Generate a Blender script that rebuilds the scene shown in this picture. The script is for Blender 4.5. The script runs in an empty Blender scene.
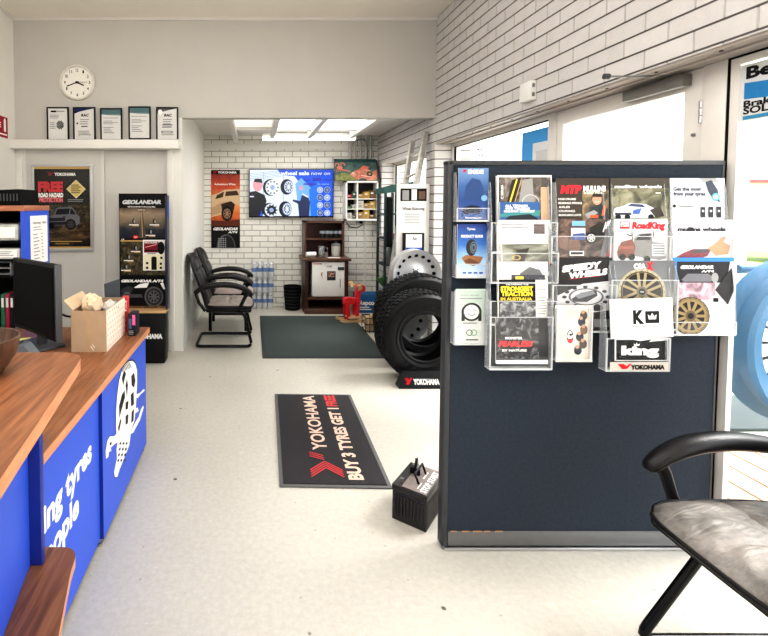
import bpy, bmesh, math, random
from mathutils import Vector, Matrix
random.seed(7)
R = math.radians
V = Vector
col = bpy.context.scene.collection

# ------------------------------------------------------------------ camera model
EYE = 1.55; FPX = 465.0; PU, PV = 252.0, 224.0
TH = math.atan(19/465.0)
cam_d = bpy.data.cameras.new('camera'); cam = bpy.data.objects.new('camera', cam_d); col.objects.link(cam)
cam.location = (0, 0, EYE); cam.rotation_euler = (R(90)-TH, 0, 0)
cam_d.sensor_width = 36; cam_d.lens = FPX/768*36
cam_d.shift_x = (384-PU)/768; cam_d.shift_y = -(318-PV)/768
cam_d.clip_start = .05; cam_d.clip_end = 300
bpy.context.scene.camera = cam
def ray(u, v):
    a = (u-PU)/FPX; b = (PV-v)/FPX
    return V((a, math.cos(TH)+b*math.sin(TH), -math.sin(TH)+b*math.cos(TH)))
def atY(u, v, Y):
    d = ray(u, v); return V((0, 0, EYE))+d*(Y/d.y)
def atX(u, v, X):
    d = ray(u, v); return V((0, 0, EYE))+d*(X/d.x)
def atZ(u, v, Z):
    d = ray(u, v); return V((0, 0, EYE))+d*((Z-EYE)/d.z)

# ------------------------------------------------------------------ materials
def lin(c):
    o = []
    for x in c[:3]:
        x = max(0, min(255, x))/255
        o.append(x/12.92 if x <= .04045 else ((x+.055)/1.055)**2.4)
    return (*o, 1)
MATS = {}
def nt(name):
    m = bpy.data.materials.new(name); m.use_nodes = True
    t = m.node_tree; b = t.nodes['Principled BSDF']
    return m, t, b
def N(t, typ, **kw):
    n = t.nodes.new(typ)
    for k, v in kw.items(): setattr(n, k, v)
    return n
def mixcol(t, fac, a, b, blend='MIX'):
    n = t.nodes.new('ShaderNodeMix'); n.data_type = 'RGBA'; n.blend_type = blend
    for i, x in ((0, fac), (6, a), (7, b)):
        if hasattr(x, 'node'): t.links.new(x, n.inputs[i])
        else: n.inputs[i].default_value = x
    return n.outputs[2]
def mat(name, rgb, rough=.5, metal=0, var=.08, scale=30, bump=0, bscale=None, spec=None, coat=0):
    """plain surface with a little procedural mottling"""
    if name in MATS: return MATS[name]
    m, t, b = nt(name)
    tc = N(t, 'ShaderNodeTexCoord'); no = N(t, 'ShaderNodeTexNoise'); no.inputs['Scale'].default_value = scale; no.inputs['Detail'].default_value = 3
    t.links.new(tc.outputs['Object'], no.inputs['Vector'])
    a = lin([x*(1-var) for x in rgb]); c = lin([min(255, x*(1+var)) for x in rgb])
    t.links.new(mixcol(t, no.outputs['Fac'], a, c), b.inputs['Base Color'])
    b.inputs['Roughness'].default_value = rough; b.inputs['Metallic'].default_value = metal
    if spec is not None: b.inputs['Specular IOR Level'].default_value = spec
    if coat: b.inputs['Coat Weight'].default_value = coat
    if bump:
        n2 = N(t, 'ShaderNodeTexNoise'); n2.inputs['Scale'].default_value = bscale or scale*4; n2.inputs['Detail'].default_value = 4
        t.links.new(tc.outputs['Object'], n2.inputs['Vector'])
        bp = N(t, 'ShaderNodeBump'); bp.inputs['Strength'].default_value = bump; bp.inputs['Distance'].default_value = .01
        t.links.new(n2.outputs['Fac'], bp.inputs['Height']); t.links.new(bp.outputs['Normal'], b.inputs['Normal'])
    MATS[name] = m; return m
def emis(name, rgb, s=1.0, base=None):
    if name in MATS: return MATS[name]
    m, t, b = nt(name)
    b.inputs['Base Color'].default_value = lin(base or rgb); b.inputs['Emission Color'].default_value = lin(rgb)
    b.inputs['Emission Strength'].default_value = s; b.inputs['Roughness'].default_value = .3
    MATS[name] = m; return m
def ink(rgb):
    """printing ink / paper of a colour"""
    return mat('ink_%d_%d_%d' % tuple(rgb), rgb, .5, var=.03, scale=60, spec=.18)
def photo(name, stops, scale=25, rough=.35, dist=1.0, sx=1, sz=1):
    """blurry printed picture: noise through a colour ramp"""
    if name in MATS: return MATS[name]
    m, t, b = nt(name)
    tc = N(t, 'ShaderNodeTexCoord'); mp = N(t, 'ShaderNodeMapping'); mp.inputs['Scale'].default_value = (sx, 1, sz)
    no = N(t, 'ShaderNodeTexNoise'); no.inputs['Scale'].default_value = scale; no.inputs['Detail'].default_value = 5; no.inputs['Distortion'].default_value = dist
    cr = N(t, 'ShaderNodeValToRGB'); e = cr.color_ramp.elements
    t.links.new(tc.outputs['Object'], mp.inputs['Vector']); t.links.new(mp.outputs['Vector'], no.inputs['Vector']); t.links.new(no.outputs['Fac'], cr.inputs['Fac'])
    while len(e) < len(stops): e.new(.5)
    for i, c in enumerate(stops):
        e[i].position = .32+.36*i/(len(stops)-1); e[i].color = lin(c)
    t.links.new(cr.outputs['Color'], b.inputs['Base Color']); b.inputs['Roughness'].default_value = rough; b.inputs['Specular IOR Level'].default_value = .2
    MATS[name] = m; return m
def grad(name, z0, z1, stops, axis=2, rough=.35):
    """printed gradient along an object axis"""
    if name in MATS: return MATS[name]
    m, t, b = nt(name)
    tc = N(t, 'ShaderNodeNewGeometry'); sp = N(t, 'ShaderNodeSeparateXYZ'); mr = N(t, 'ShaderNodeMapRange')
    no = N(t, 'ShaderNodeTexNoise'); no.inputs['Scale'].default_value = 14; no.inputs['Detail'].default_value = 5
    ad = N(t, 'ShaderNodeMath', operation='MULTIPLY_ADD'); ad.inputs[1].default_value = .25*(z1-z0)
    t.links.new(tc.outputs['Position'], sp.inputs[0]); t.links.new(tc.outputs['Position'], no.inputs['Vector'])
    t.links.new(no.outputs['Fac'], ad.inputs[0]); t.links.new(sp.outputs[axis], ad.inputs[2])
    t.links.new(ad.outputs[0], mr.inputs['Value'])
    mr.inputs['From Min'].default_value = z0+.12*(z1-z0); mr.inputs['From Max'].default_value = z1+.12*(z1-z0)
    cr = N(t, 'ShaderNodeValToRGB'); e = cr.color_ramp.elements
    while len(e) < len(stops): e.new(.5)
    for i, c in enumerate(stops): e[i].position = i/(len(stops)-1); e[i].color = lin(c)
    t.links.new(mr.outputs[0], cr.inputs['Fac']); t.links.new(cr.outputs['Color'], b.inputs['Base Color'])
    b.inputs['Roughness'].default_value = rough; b.inputs['Specular IOR Level'].default_value = .2
    MATS[name] = m; return m
def brick(name, hax, row, ph, length, c1, c2, mortar, msize, bump, vert=1.0):
    m, t, b = nt(name)
    tc = N(t, 'ShaderNodeTexCoord'); sp = N(t, 'ShaderNodeSeparateXYZ'); cb = N(t, 'ShaderNodeCombineXYZ')
    t.links.new(tc.outputs['Object'], sp.inputs[0])
    a1 = N(t, 'ShaderNodeMath', operation='ADD'); a1.inputs[1].default_value = 20*length
    a2 = N(t, 'ShaderNodeMath', operation='ADD'); a2.inputs[1].default_value = -ph+20*row
    t.links.new(sp.outputs[hax], a1.inputs[0]); t.links.new(sp.outputs[2], a2.inputs[0])
    t.links.new(a1.outputs[0], cb.inputs[0]); t.links.new(a2.outputs[0], cb.inputs[1])
    bt = N(t, 'ShaderNodeTexBrick'); bt.inputs['Scale'].default_value = 1
    bt.inputs['Brick Width'].default_value = length; bt.inputs['Row Height'].default_value = row
    bt.inputs['Mortar Size'].default_value = msize; bt.inputs['Mortar Smooth'].default_value = .25
    bt.inputs['Color1'].default_value = lin(c1); bt.inputs['Color2'].default_value = lin(c2); bt.inputs['Mortar'].default_value = lin(c1)
    t.links.new(cb.outputs[0], bt.inputs['Vector'])
    # bed joints are raked deep and dark, upright joints are mostly filled with paint
    pp = N(t, 'ShaderNodeMath', operation='PINGPONG'); pp.inputs[1].default_value = row/2; t.links.new(a2.outputs[0], pp.inputs[0])
    ms = N(t, 'ShaderNodeMapRange'); ms.inputs['From Min'].default_value = msize*.9; ms.inputs['From Max'].default_value = msize*1.3
    ms.inputs['To Min'].default_value = 1; ms.inputs['To Max'].default_value = vert; t.links.new(pp.outputs[0], ms.inputs[0])
    jf = N(t, 'ShaderNodeMath', operation='MULTIPLY'); t.links.new(bt.outputs['Fac'], jf.inputs[0]); t.links.new(ms.outputs[0], jf.inputs[1])
    bcol = mixcol(t, jf.outputs[0], bt.outputs['Color'], lin(mortar))
    no = N(t, 'ShaderNodeTexNoise'); no.inputs['Scale'].default_value = 9; no.inputs['Detail'].default_value = 5
    t.links.new(tc.outputs['Object'], no.inputs['Vector'])
    mr = N(t, 'ShaderNodeMapRange'); mr.inputs['To Min'].default_value = .9; mr.inputs['To Max'].default_value = 1.08
    t.links.new(no.outputs['Fac'], mr.inputs['Value'])
    cv = N(t, 'ShaderNodeVectorMath', operation='SCALE')
    t.links.new(bcol, cv.inputs[0]); t.links.new(mr.outputs[0], cv.inputs['Scale'])
    t.links.new(cv.outputs[0], b.inputs['Base Color'])
    iv = N(t, 'ShaderNodeMath', operation='MULTIPLY_ADD'); iv.inputs[1].default_value = -1
    n2 = N(t, 'ShaderNodeTexNoise'); n2.inputs['Scale'].default_value = 60; t.links.new(tc.outputs['Object'], n2.inputs['Vector'])
    s2 = N(t, 'ShaderNodeMath', operation='MULTIPLY'); s2.inputs[1].default_value = .25; t.links.new(n2.outputs['Fac'], s2.inputs[0])
    t.links.new(jf.outputs[0], iv.inputs[0]); t.links.new(s2.outputs[0], iv.inputs[2])
    bp = N(t, 'ShaderNodeBump'); bp.inputs['Strength'].default_value = bump; bp.inputs['Distance'].default_value = .012
    t.links.new(iv.outputs[0], bp.inputs['Height']); t.links.new(bp.outputs['Normal'], b.inputs['Normal'])
    b.inputs['Roughness'].default_value = .55
    return m
def wood(name, dark, light, axis=1, scale=7, rough=.35):
    if name in MATS: return MATS[name]
    m, t, b = nt(name)
    tc = N(t, 'ShaderNodeTexCoord'); mp = N(t, 'ShaderNodeMapping')
    s = [14, 14, 14]; s[axis] = .9; mp.inputs['Scale'].default_value = s
    no = N(t, 'ShaderNodeTexNoise'); no.inputs['Scale'].default_value = scale; no.inputs['Detail'].default_value = 6; no.inputs['Distortion'].default_value = .6
    t.links.new(tc.outputs['Object'], mp.inputs[0]); t.links.new(mp.outputs[0], no.inputs['Vector'])
    cr = N(t, 'ShaderNodeValToRGB'); e = cr.color_ramp.elements
    e[0].position = .3; e[0].color = lin(dark); e[1].position = .7; e[1].color = lin(light)
    t.links.new(no.outputs['Fac'], cr.inputs[0]); t.links.new(cr.outputs[0], b.inputs['Base Color'])
    b.inputs['Roughness'].default_value = rough
    MATS[name] = m; return m
def acrylic(name, tint=(235, 240, 242), frost=.12, rough=.08, refl=.022):
    """clear plastic sheet: see-through with a reflection and a faint milky body"""
    if name in MATS: return MATS[name]
    m, t, b = nt(name); t.nodes.remove(b)
    out = t.nodes['Material Output']
    tr = N(t, 'ShaderNodeBsdfTransparent'); gl = N(t, 'ShaderNodeBsdfGlossy'); gl.inputs['Roughness'].default_value = rough
    df = N(t, 'ShaderNodeBsdfDiffuse'); df.inputs['Color'].default_value = lin(tint)
    lw = N(t, 'ShaderNodeLayerWeight'); lw.inputs['Blend'].default_value = .5
    pw = N(t, 'ShaderNodeMath', operation='POWER'); pw.inputs[1].default_value = 4; t.links.new(lw.outputs['Facing'], pw.inputs[0])
    fr = N(t, 'ShaderNodeMath', operation='MULTIPLY_ADD'); fr.inputs[1].default_value = .4; fr.inputs[2].default_value = refl; t.links.new(pw.outputs[0], fr.inputs[0])
    m1 = N(t, 'ShaderNodeMixShader'); m2 = N(t, 'ShaderNodeMixShader'); m1.inputs[0].default_value = frost
    t.links.new(tr.outputs[0], m1.inputs[1]); t.links.new(df.outputs[0], m1.inputs[2])
    t.links.new(fr.outputs[0], m2.inputs[0]); t.links.new(m1.outputs[0], m2.inputs[1]); t.links.new(gl.outputs[0], m2.inputs[2])
    t.links.new(m2.outputs[0], out.inputs[0])
    MATS[name] = m; return m

# ------------------------------------------------------------------ mesh builder
ROOT = {}
def setp(o, label=None, cat=None, group=None, kind=None):
    if label: o['label'] = label
    if cat: o['category'] = cat
    if group: o['group'] = group
    if kind: o['kind'] = kind
    return o
def thing(name, label, cat, loc=(0, 0, 0), rz=0, group=None):
    o = bpy.data.objects.new(name, None); col.objects.link(o); o.empty_display_size = .05
    o.location = loc; o.rotation_euler = (0, 0, rz); setp(o, label, cat, group)
    ROOT[o.name] = Matrix.Translation(V(loc)) @ Matrix.Rotation(rz, 4, 'Z')
    return o
class MB:
    def __init__(s): s.v = []; s.f = []; s.m = []; s.mats = []
    def mi(s, m):
        if m not in s.mats: s.mats.append(m)
        return s.mats.index(m)
    def add(s, vs, fs, m, mx=None):
        k = len(s.v); i = s.mi(m)
        for p in vs: s.v.append(tuple(mx @ V(p)) if mx is not None else tuple(p))
        for f in fs: s.f.append([k+a for a in f]); s.m.append(i)
        return s
    def bm(s, b, m, mx=None):
        b.verts.index_update()
        s.add([v.co[:] for v in b.verts], [[v.index for v in f.verts] for f in b.faces], m, mx); b.free(); return s
    def box(s, c, d, m, bev=0, rot=None, seg=2):
        b = bmesh.new(); bmesh.ops.create_cube(b, size=1)
        bmesh.ops.scale(b, vec=V(d), verts=b.verts)
        if bev: bmesh.ops.bevel(b, geom=b.edges[:], offset=bev, segments=seg, profile=.5, affect='EDGES')
        mx = Matrix.Translation(V(c))
        if rot is not None: mx = mx @ (rot if isinstance(rot, Matrix) else Matrix.Rotation(rot, 4, 'Z'))
        return s.bm(b, m, mx)
    def bx(s, x0, x1, y0, y1, z0, z1, m, bev=0):
        return s.box(((x0+x1)/2, (y0+y1)/2, (z0+z1)/2), (abs(x1-x0), abs(y1-y0), abs(z1-z0)), m, bev)
    def lathe(s, prof, m, n=32, mx=None, closed=False, a0=0, a1=2*math.pi):
        full = abs(a1-a0-2*math.pi) < 1e-6; k = n if full else n+1
        vs = []; fs = []; L = len(prof)
        for i in range(k):
            a = a0+(a1-a0)*i/n
            for r, z in prof: vs.append((r*math.cos(a), r*math.sin(a), z))
        for i in range(n):
            j = (i+1) % k
            for q in range(L if closed else L-1):
                w = (q+1) % L
                fs.append([i*L+q, j*L+q, j*L+w, i*L+w])
        return s.add(vs, fs, m, mx)
    def tube(s, path, r, m, n=10, closed=False, ry=None, up=(0, 0, 1), cap=True, mx=None):
        P = [V(p) for p in path]; K = len(P); vs = []; fs = []
        rr = r if isinstance(r, (list, tuple)) else [r]*K
        yy = (ry if isinstance(ry, (list, tuple)) else [ry]*K) if ry is not None else rr
        for i in range(K):
            if closed: d = P[(i+1) % K]-P[i-1]
            else: d = P[min(i+1, K-1)]-P[max(i-1, 0)]
            d.normalize(); u = V(up)
            if abs(d.dot(u)) > .95: u = V((1, 0, 0)) if abs(d.x) < .9 else V((0, 1, 0))
            a = d.cross(u).normalized(); b = a.cross(d).normalized()
            for q in range(n):
                t = 2*math.pi*q/n
                vs.append(P[i]+a*(math.cos(t)*rr[i])+b*(math.sin(t)*yy[i]))
        for i in range(K if closed else K-1):
            j = (i+1) % K
            for q in range(n):
                w = (q+1) % n
                fs.append([i*n+q, i*n+w, j*n+w, j*n+q])
        if cap and not closed:
            fs.append(list(range(n))[::-1]); fs.append([(K-1)*n+q for q in range(n)])
        return s.add(vs, fs, m, mx)
    def prism(s, pts, z0, z1, m, mx=None, mside=None):
        n = len(pts); vs = [(x, y, z0) for x, y in pts]+[(x, y, z1) for x, y in pts]
        s.add(vs, [list(range(n))[::-1], [n+i for i in range(n)]], m, mx)
        return s.add(vs, [[i, (i+1) % n, n+(i+1) % n, n+i] for i in range(n)], mside or m, mx)
    def sph(s, c, r, m, sc=(1, 1, 1), n=16):
        b = bmesh.new(); bmesh.ops.create_uvsphere(b, u_segments=n, v_segments=max(6, n//2), radius=r)
        return s.bm(b, m, Matrix.Translation(V(c)) @ Matrix.Diagonal((*sc, 1)))
    def build(s, name, parent=None, origin=None, local=False, kind=None, label=None, ang=35):
        M = Matrix.Identity(4)
        if parent is not None and not local: M = ROOT[parent.name].inverted()
        if origin is not None: M = Matrix.Translation(-V(origin))
        me = bpy.data.meshes.new(name)
        me.from_pydata([tuple(M @ V(p)) for p in s.v], [], s.f)
        for m in s.mats: me.materials.append(m)
        me.polygons.foreach_set('material_index', s.m)
        me.polygons.foreach_set('use_smooth', [True]*len(s.f))
        me.update()
        try: me.set_sharp_from_angle(angle=R(ang))
        except Exception: pass
        o = bpy.data.objects.new(name, me); col.objects.link(o)
        if parent is not None:
            o.parent = parent
            ROOT[o.name] = ROOT[parent.name]
        else: ROOT[o.name] = Matrix.Translation(V(origin)) if origin is not None else Matrix.Identity(4)
        if origin is not None and parent is None: o.location = origin
        if label: o['label'] = label
        if kind: o['kind'] = kind
        return o
def tree_copy(o, loc, rz=0, label=None, parent=None):
    c = o.copy(); col.objects.link(c)
    if parent is None:
        c.location = loc; c.rotation_euler = (0, 0, rz)
        if label: c['label'] = label
    else: c.parent = parent
    for ch in list(o.children): tree_copy(ch, None, parent=c)
    return c
def solo(mb, name, label, cat, origin, group=None):
    o = mb.build(name, origin=origin); return setp(o, label, cat, group)
def struct(mb, name, parent=None):
    return mb.build(name, parent=parent, kind='structure' if parent is None else None)

# ------------------------------------------------------------------ lettering and flat artwork
_TX = {}
def glyphs(s, bold):
    k = (s, bold)
    if k in _TX: return _TX[k]
    cu = bpy.data.curves.new('t', 'FONT'); cu.body = s; cu.size = 1; cu.resolution_u = 3
    if bold: cu.offset = .022*bold
    o = bpy.data.objects.new('t', cu); col.objects.link(o)
    dg = bpy.context.evaluated_depsgraph_get(); dg.update()
    me = bpy.data.meshes.new_from_object(o.evaluated_get(dg))
    vs = [(v.co.x, v.co.y) for v in me.vertices]; fs = [list(p.vertices) for p in me.polygons]
    bpy.data.objects.remove(o); bpy.data.curves.remove(cu); bpy.data.meshes.remove(me)
    x0 = min(v[0] for v in vs); x1 = max(v[0] for v in vs)
    _TX[k] = ([(x-x0, y/.70) for x, y in vs], fs, x1-x0); return _TX[k]
class Cv:
    """flat artwork on a rectangle given by three world corners; coordinates are (x right, y down) in any unit"""
    def __init__(s, mb, TL, TR, BL, rect, eps=.0004, off=.0006):
        s.mb = mb; s.O = V(TL); s.x0, s.y0, s.x1, s.y1 = rect
        s.ex = (V(TR)-V(TL))/(s.x1-s.x0); s.ey = (V(BL)-V(TL))/(s.y1-s.y0)
        s.n = s.ey.cross(s.ex).normalized(); s.l = off; s.eps = eps
    def p(s, x, y): return s.O+s.ex*(x-s.x0)+s.ey*(y-s.y0)+s.n*s.l
    def poly(s, pts, m, up=True):
        if up: s.l += s.eps
        s.mb.add([s.p(*q) for q in pts], [list(range(len(pts)))], m); return s
    def rect(s, x0, y0, x1, y1, m, ang=0, up=True):
        pts = [(x0, y0), (x0, y1), (x1, y1), (x1, y0)]
        if ang:
            cx, cy = (x0+x1)/2, (y0+y1)/2; c, d = math.cos(ang), math.sin(ang)
            pts = [(cx+(x-cx)*c-(y-cy)*d, cy+(x-cx)*d+(y-cy)*c) for x, y in pts]
        return s.poly(pts, m, up)
    def disc(s, cx, cy, r, m, ry=None, n=24, up=True, a0=0, a1=360):
        ry = ry or r
        return s.poly([(cx+r*math.cos(R(a0+(a1-a0)*i/n)), cy-ry*math.sin(R(a0+(a1-a0)*i/n))) for i in range(n if a1-a0 == 360 else n+1)], m, up)
    def ring(s, cx, cy, r0, r1, m, k=1.0, n=28, up=True, a0=0, a1=360):
        if up: s.l += s.eps
        vs = []; fs = []
        for i in range(n+1):
            a = R(a0+(a1-a0)*i/n)
            vs += [s.p(cx+r0*math.cos(a), cy-r0*k*math.sin(a)), s.p(cx+r1*math.cos(a), cy-r1*k*math.sin(a))]
        for i in range(n): fs.append([2*i, 2*i+1, 2*i+3, 2*i+2])
        s.mb.add(vs, fs, m); return s
    def line(s, x0, y0, x1, y1, w, m, up=True):
        dx, dy = x1-x0, y1-y0; L = math.hypot(dx, dy) or 1; a, b = -dy/L*w/2, dx/L*w/2
        return s.poly([(x0+a, y0+b), (x0-a, y0-b), (x1-a, y1-b), (x1+a, y1+b)], m, up)
    def text(s, t, x, y, h, m, w=None, bold=1, sh=0, ang=0, c=False):
        """baseline at y, capital height h, width w when given"""
        s.l += s.eps
        vs, fs, W = glyphs(t, bold)
        sx = (w/W) if w else h/.70
        if c: x = x-W*sx/2*math.cos(ang); y = y-W*sx/2*math.sin(ang)
        ca, sa = math.cos(ang), math.sin(ang); out = []
        for a, b in vs:
            px = a*sx+b*h*sh; py = -b*h
            out.append(s.p(x+px*ca-py*sa, y+px*sa+py*ca))
        s.mb.add(out, fs, m); return s
    def lines(s, x0, y0, x1, y1, n, m, ragged=.3, fill=.45):
        s.l += s.eps; rnd = random.Random(int(x0*31+y0*17+n))
        d = (y1-y0)/n
        for i in range(n):
            s.rect(x0, y0+i*d, x1-(x1-x0)*ragged*rnd.random(), y0+i*d+d*fill, m, up=False)
        return s
    def wheel(s, cx, cy, r, tyre, rim, dark, k=1.0, sp=8, rr=.68):
        s.disc(cx, cy, r, tyre, ry=r*k); s.disc(cx, cy, r*rr, dark, ry=r*k*rr); s.ring(cx, cy, r*rr*.86, r*rr, rim, k)
        s.l += s.eps
        for i in range(sp):
            a = 2*math.pi*i/sp; b = r*rr*.9
            s.line(cx, cy, cx+b*math.cos(a), cy+b*k*math.sin(a), r*.17, rim, up=False)
        s.disc(cx, cy, r*.16, rim, ry=r*.16*k); return s
    def yoko(s, x, y, h, red, white, w=None, bold=1, word=True):
        """red striped chevron mark and the word"""
        k = h
        for i in range(3):
            o = i*.28*k
            s.line(x+o, y-k, x+.55*k+o, y-.3*k, .16*k, red); s.line(x+.55*k+o, y-.35*k, x+.1*k+o, y, .16*k, red, up=False)
        s.line(x+1.0*k, y-.55*k, x+1.55*k, y-k, .3*k, red)
        if word: s.text('YOKOHAMA', x+1.9*k, y, h*.85, white, w=w, bold=bold)
        return s
def suv(c, x0, y0, x1, y1, body, glass, dark, tyre, rim, face=1):
    """three-quarter front view of a four-wheel drive in the box x0..x1, y0..y1"""
    X = lambda a: x0+(x1-x0)*(a if face > 0 else 1-a)
    Y = lambda b: y0+(y1-y0)*b
    P = lambda L: [(X(a), Y(b)) for a, b in L]
    w = x1-x0; h = y1-y0
    c.poly(P([(.0, .72), (.02, .42), (.2, .36), (.28, .08), (.34, .03), (.74, .0), (.8, .06), (.92, .36), (1, .42), (1, .74), (.9, .84), (.1, .82)]), body)
    c.poly(P([(.24, .35), (.31, .1), (.7, .07), (.66, .33)]), glass)
    c.poly(P([(.70, .33), (.73, .08), (.78, .1), (.88, .34)]), glass)
    c.poly(P([(.02, .5), (.55, .48), (.55, .62), (.04, .66)]), dark)
    c.poly(P([(.04, .68), (.6, .66), (.58, .8), (.1, .82)]), dark)
    c.disc(X(.08), Y(.47), w*.05, rim, ry=h*.05); c.disc(X(.52), Y(.45), w*.05, rim, ry=h*.05)
    c.wheel(X(.72), Y(.78), h*.24, tyre, rim, dark, sp=6); c.disc(X(.12), Y(.84), h*.14, tyre)
# ------------------------------------------------------------------ palette
WALL = mat('wall_paint', (190, 187, 181), .6, var=.02, scale=4, bump=.03, bscale=120)
WALLW = mat('white_paint', (222, 220, 214), .5, var=.02, scale=5)
TRIM = mat('trim_paint', (212, 209, 204), .4, var=.02, scale=6)
DOORP = mat('door_panel', (202, 199, 194), .45, var=.02, scale=3)
CEIL = mat('ceiling_paint', (230, 224, 214), .7, var=.02, scale=3)
BLK = mat('black_plastic', (17, 17, 18), .42, var=.15, spec=.25)
BLKM = mat('black_matt', (11, 11, 12), .75, var=.15, spec=.15)
BLKG = mat('black_gloss', (11, 11, 12), .2, var=.1, spec=.25)
LEATH = mat('black_vinyl', (20, 19, 20), .36, spec=.3, var=.15, scale=18, bump=.12, bscale=140)
RUB = mat('tyre_rubber', (17, 17, 18), .62, spec=.22, var=.2, scale=20, bump=.15, bscale=120)
RUB2 = mat('tyre_sidewall', (21, 21, 22), .5, spec=.22, var=.12, scale=20)
ALU = mat('aluminium', (190, 190, 190), .32, metal=1, var=.06, scale=12)
STEEL = mat('bright_steel', (200, 200, 202), .25, metal=1, var=.05)
SILV = mat('silver_paint', (188, 188, 188), .3, metal=.35, var=.05)
GREY = mat('grey_plastic', (120, 121, 122), .45)
DGREY = mat('dark_grey', (62, 64, 67), .5)
WHT = mat('white_plastic', (232, 231, 227), .4, var=.02)
PAPER = mat('paper', (236, 234, 230), .6, var=.02)
BLUE = mat('royal_blue_laminate', (44, 84, 198), .45, var=.02, scale=5)
BLUED = mat('blue_laminate_shaded', (24, 44, 128), .4, var=.04)  # darker blue: shade on end panels and edges put into the colour
WOOD = wood('cherry_laminate', (100, 60, 37), (150, 99, 65), 1, 5)
WOODE = wood('cherry_edge', (188, 122, 82), (214, 150, 106), 1, 5)
DWOOD = wood('dark_stained_timber', (44, 26, 20), (72, 43, 33), 2, 6)
DWOOD2 = wood('stained_timber_face', (70, 46, 36), (96, 64, 50), 2, 6)
LWOOD = wood('pale_timber', (196, 164, 122), (222, 192, 150), 0, 6)
K = ink((16, 16, 17)); W = ink((238, 237, 233)); RED = ink((204, 28, 40)); DRED = ink((150, 40, 44)); G1 = ink((150, 150, 150)); G2 = ink((90, 91, 93)); G3 = ink((205, 205, 206)); OCH = ink((196, 160, 96)); SAND = ink((214, 190, 150))
YEL = ink((232, 204, 60)); BL = ink((40, 88, 180)); NAVY = ink((28, 42, 86)); LBL = ink((120, 170, 215)); PINK = ink((226, 96, 150)); SKIN = ink((196, 148, 122)); ORG = ink((214, 110, 44)); GRN = ink((70, 120, 70)); TEAL = ink((60, 120, 118))

# ------------------------------------------------------------------ dimensions of the room
XL, XR, XW = -2.466, 1.91, 2.085       # left wall, brick face, shopfront line
XA = -.73                              # left wall of the alcove
YF, YB, YN = 4.88, 7.10, -2.2          # plane of the doors and bulkhead, back of the alcove, behind the camera
ZC, ZB, ZA, ZH = 3.48, 2.458, 2.60, 2.20

# floor: painted concrete
m, t, b = nt('painted_concrete'); FLOORM = m
tc = N(t, 'ShaderNodeTexCoord')
n1 = N(t, 'ShaderNodeTexNoise'); n1.inputs['Scale'].default_value = 1.1; n1.inputs['Detail'].default_value = 7
n2 = N(t, 'ShaderNodeTexNoise'); n2.inputs['Scale'].default_value = 38; n2.inputs['Detail'].default_value = 8; n2.inputs['Roughness'].default_value = .7
n3 = N(t, 'ShaderNodeTexNoise'); n3.inputs['Scale'].default_value = 5.5; n3.inputs['Detail'].default_value = 9; n3.inputs['Roughness'].default_value = .75
for n in (n1, n2, n3): t.links.new(tc.outputs['Object'], n.inputs['Vector'])
c = mixcol(t, n1.outputs[0], lin((177, 172, 161)), lin((200, 196, 186)))
r3 = N(t, 'ShaderNodeMapRange'); r3.inputs['From Min'].default_value = .63; r3.inputs['From Max'].default_value = .72; t.links.new(n3.outputs[0], r3.inputs[0])
c = mixcol(t, r3.outputs[0], c, lin((216, 212, 203)))
r2 = N(t, 'ShaderNodeMapRange'); r2.inputs['From Min'].default_value = .35; r2.inputs['From Max'].default_value = .65; r2.inputs['To Min'].default_value = .9; r2.inputs['To Max'].default_value = 1.06; t.links.new(n2.outputs[0], r2.inputs[0])
sc = N(t, 'ShaderNodeVectorMath', operation='SCALE'); t.links.new(c, sc.inputs[0]); t.links.new(r2.outputs[0], sc.inputs['Scale'])
vo = N(t, 'ShaderNodeTexVoronoi'); vo.inputs['Scale'].default_value = 3.6; t.links.new(tc.outputs['Object'], vo.inputs['Vector'])
rv = N(t, 'ShaderNodeMapRange'); rv.inputs['From Min'].default_value = .03; rv.inputs['From Max'].default_value = .045; rv.inputs['To Min'].default_value = 1; rv.inputs['To Max'].default_value = 0; t.links.new(vo.outputs['Distance'], rv.inputs[0])
c2 = mixcol(t, rv.outputs[0], sc.outputs[0], lin((84, 80, 74)))
# scattered dark specks, pale scrapes
v2 = N(t, 'ShaderNodeTexVoronoi'); v2.inputs['Scale'].default_value = 11; t.links.new(tc.outputs['Object'], v2.inputs['Vector'])
s2 = N(t, 'ShaderNodeMapRange'); s2.inputs['From Min'].default_value = .04; s2.inputs['From Max'].default_value = .07; s2.inputs['To Min'].default_value = .55; s2.inputs['To Max'].default_value = 0; t.links.new(v2.outputs['Distance'], s2.inputs[0])
c2 = mixcol(t, s2.outputs[0], c2, lin((120, 114, 104)))
mp3 = N(t, 'ShaderNodeMapping'); mp3.inputs['Rotation'].default_value = (0, 0, .7); mp3.inputs['Scale'].default_value = (3.2, 9, 1); t.links.new(tc.outputs['Object'], mp3.inputs[0])
n4 = N(t, 'ShaderNodeTexNoise'); n4.inputs['Scale'].default_value = 2.2; n4.inputs['Detail'].default_value = 10; n4.inputs['Roughness'].default_value = .8; t.links.new(mp3.outputs[0], n4.inputs['Vector'])
s4 = N(t, 'ShaderNodeMapRange'); s4.inputs['From Min'].default_value = .64; s4.inputs['From Max'].default_value = .70; t.links.new(n4.outputs[0], s4.inputs[0])
c2 = mixcol(t, s4.outputs[0], c2, lin((226, 222, 212)))
t.links.new(c2, b.inputs['Base Color'])
rr = N(t, 'ShaderNodeMapRange'); rr.inputs['To Min'].default_value = .3; rr.inputs['To Max'].default_value = .55; t.links.new(n1.outputs[0], rr.inputs[0]); t.links.new(rr.outputs[0], b.inputs['Roughness'])
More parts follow.
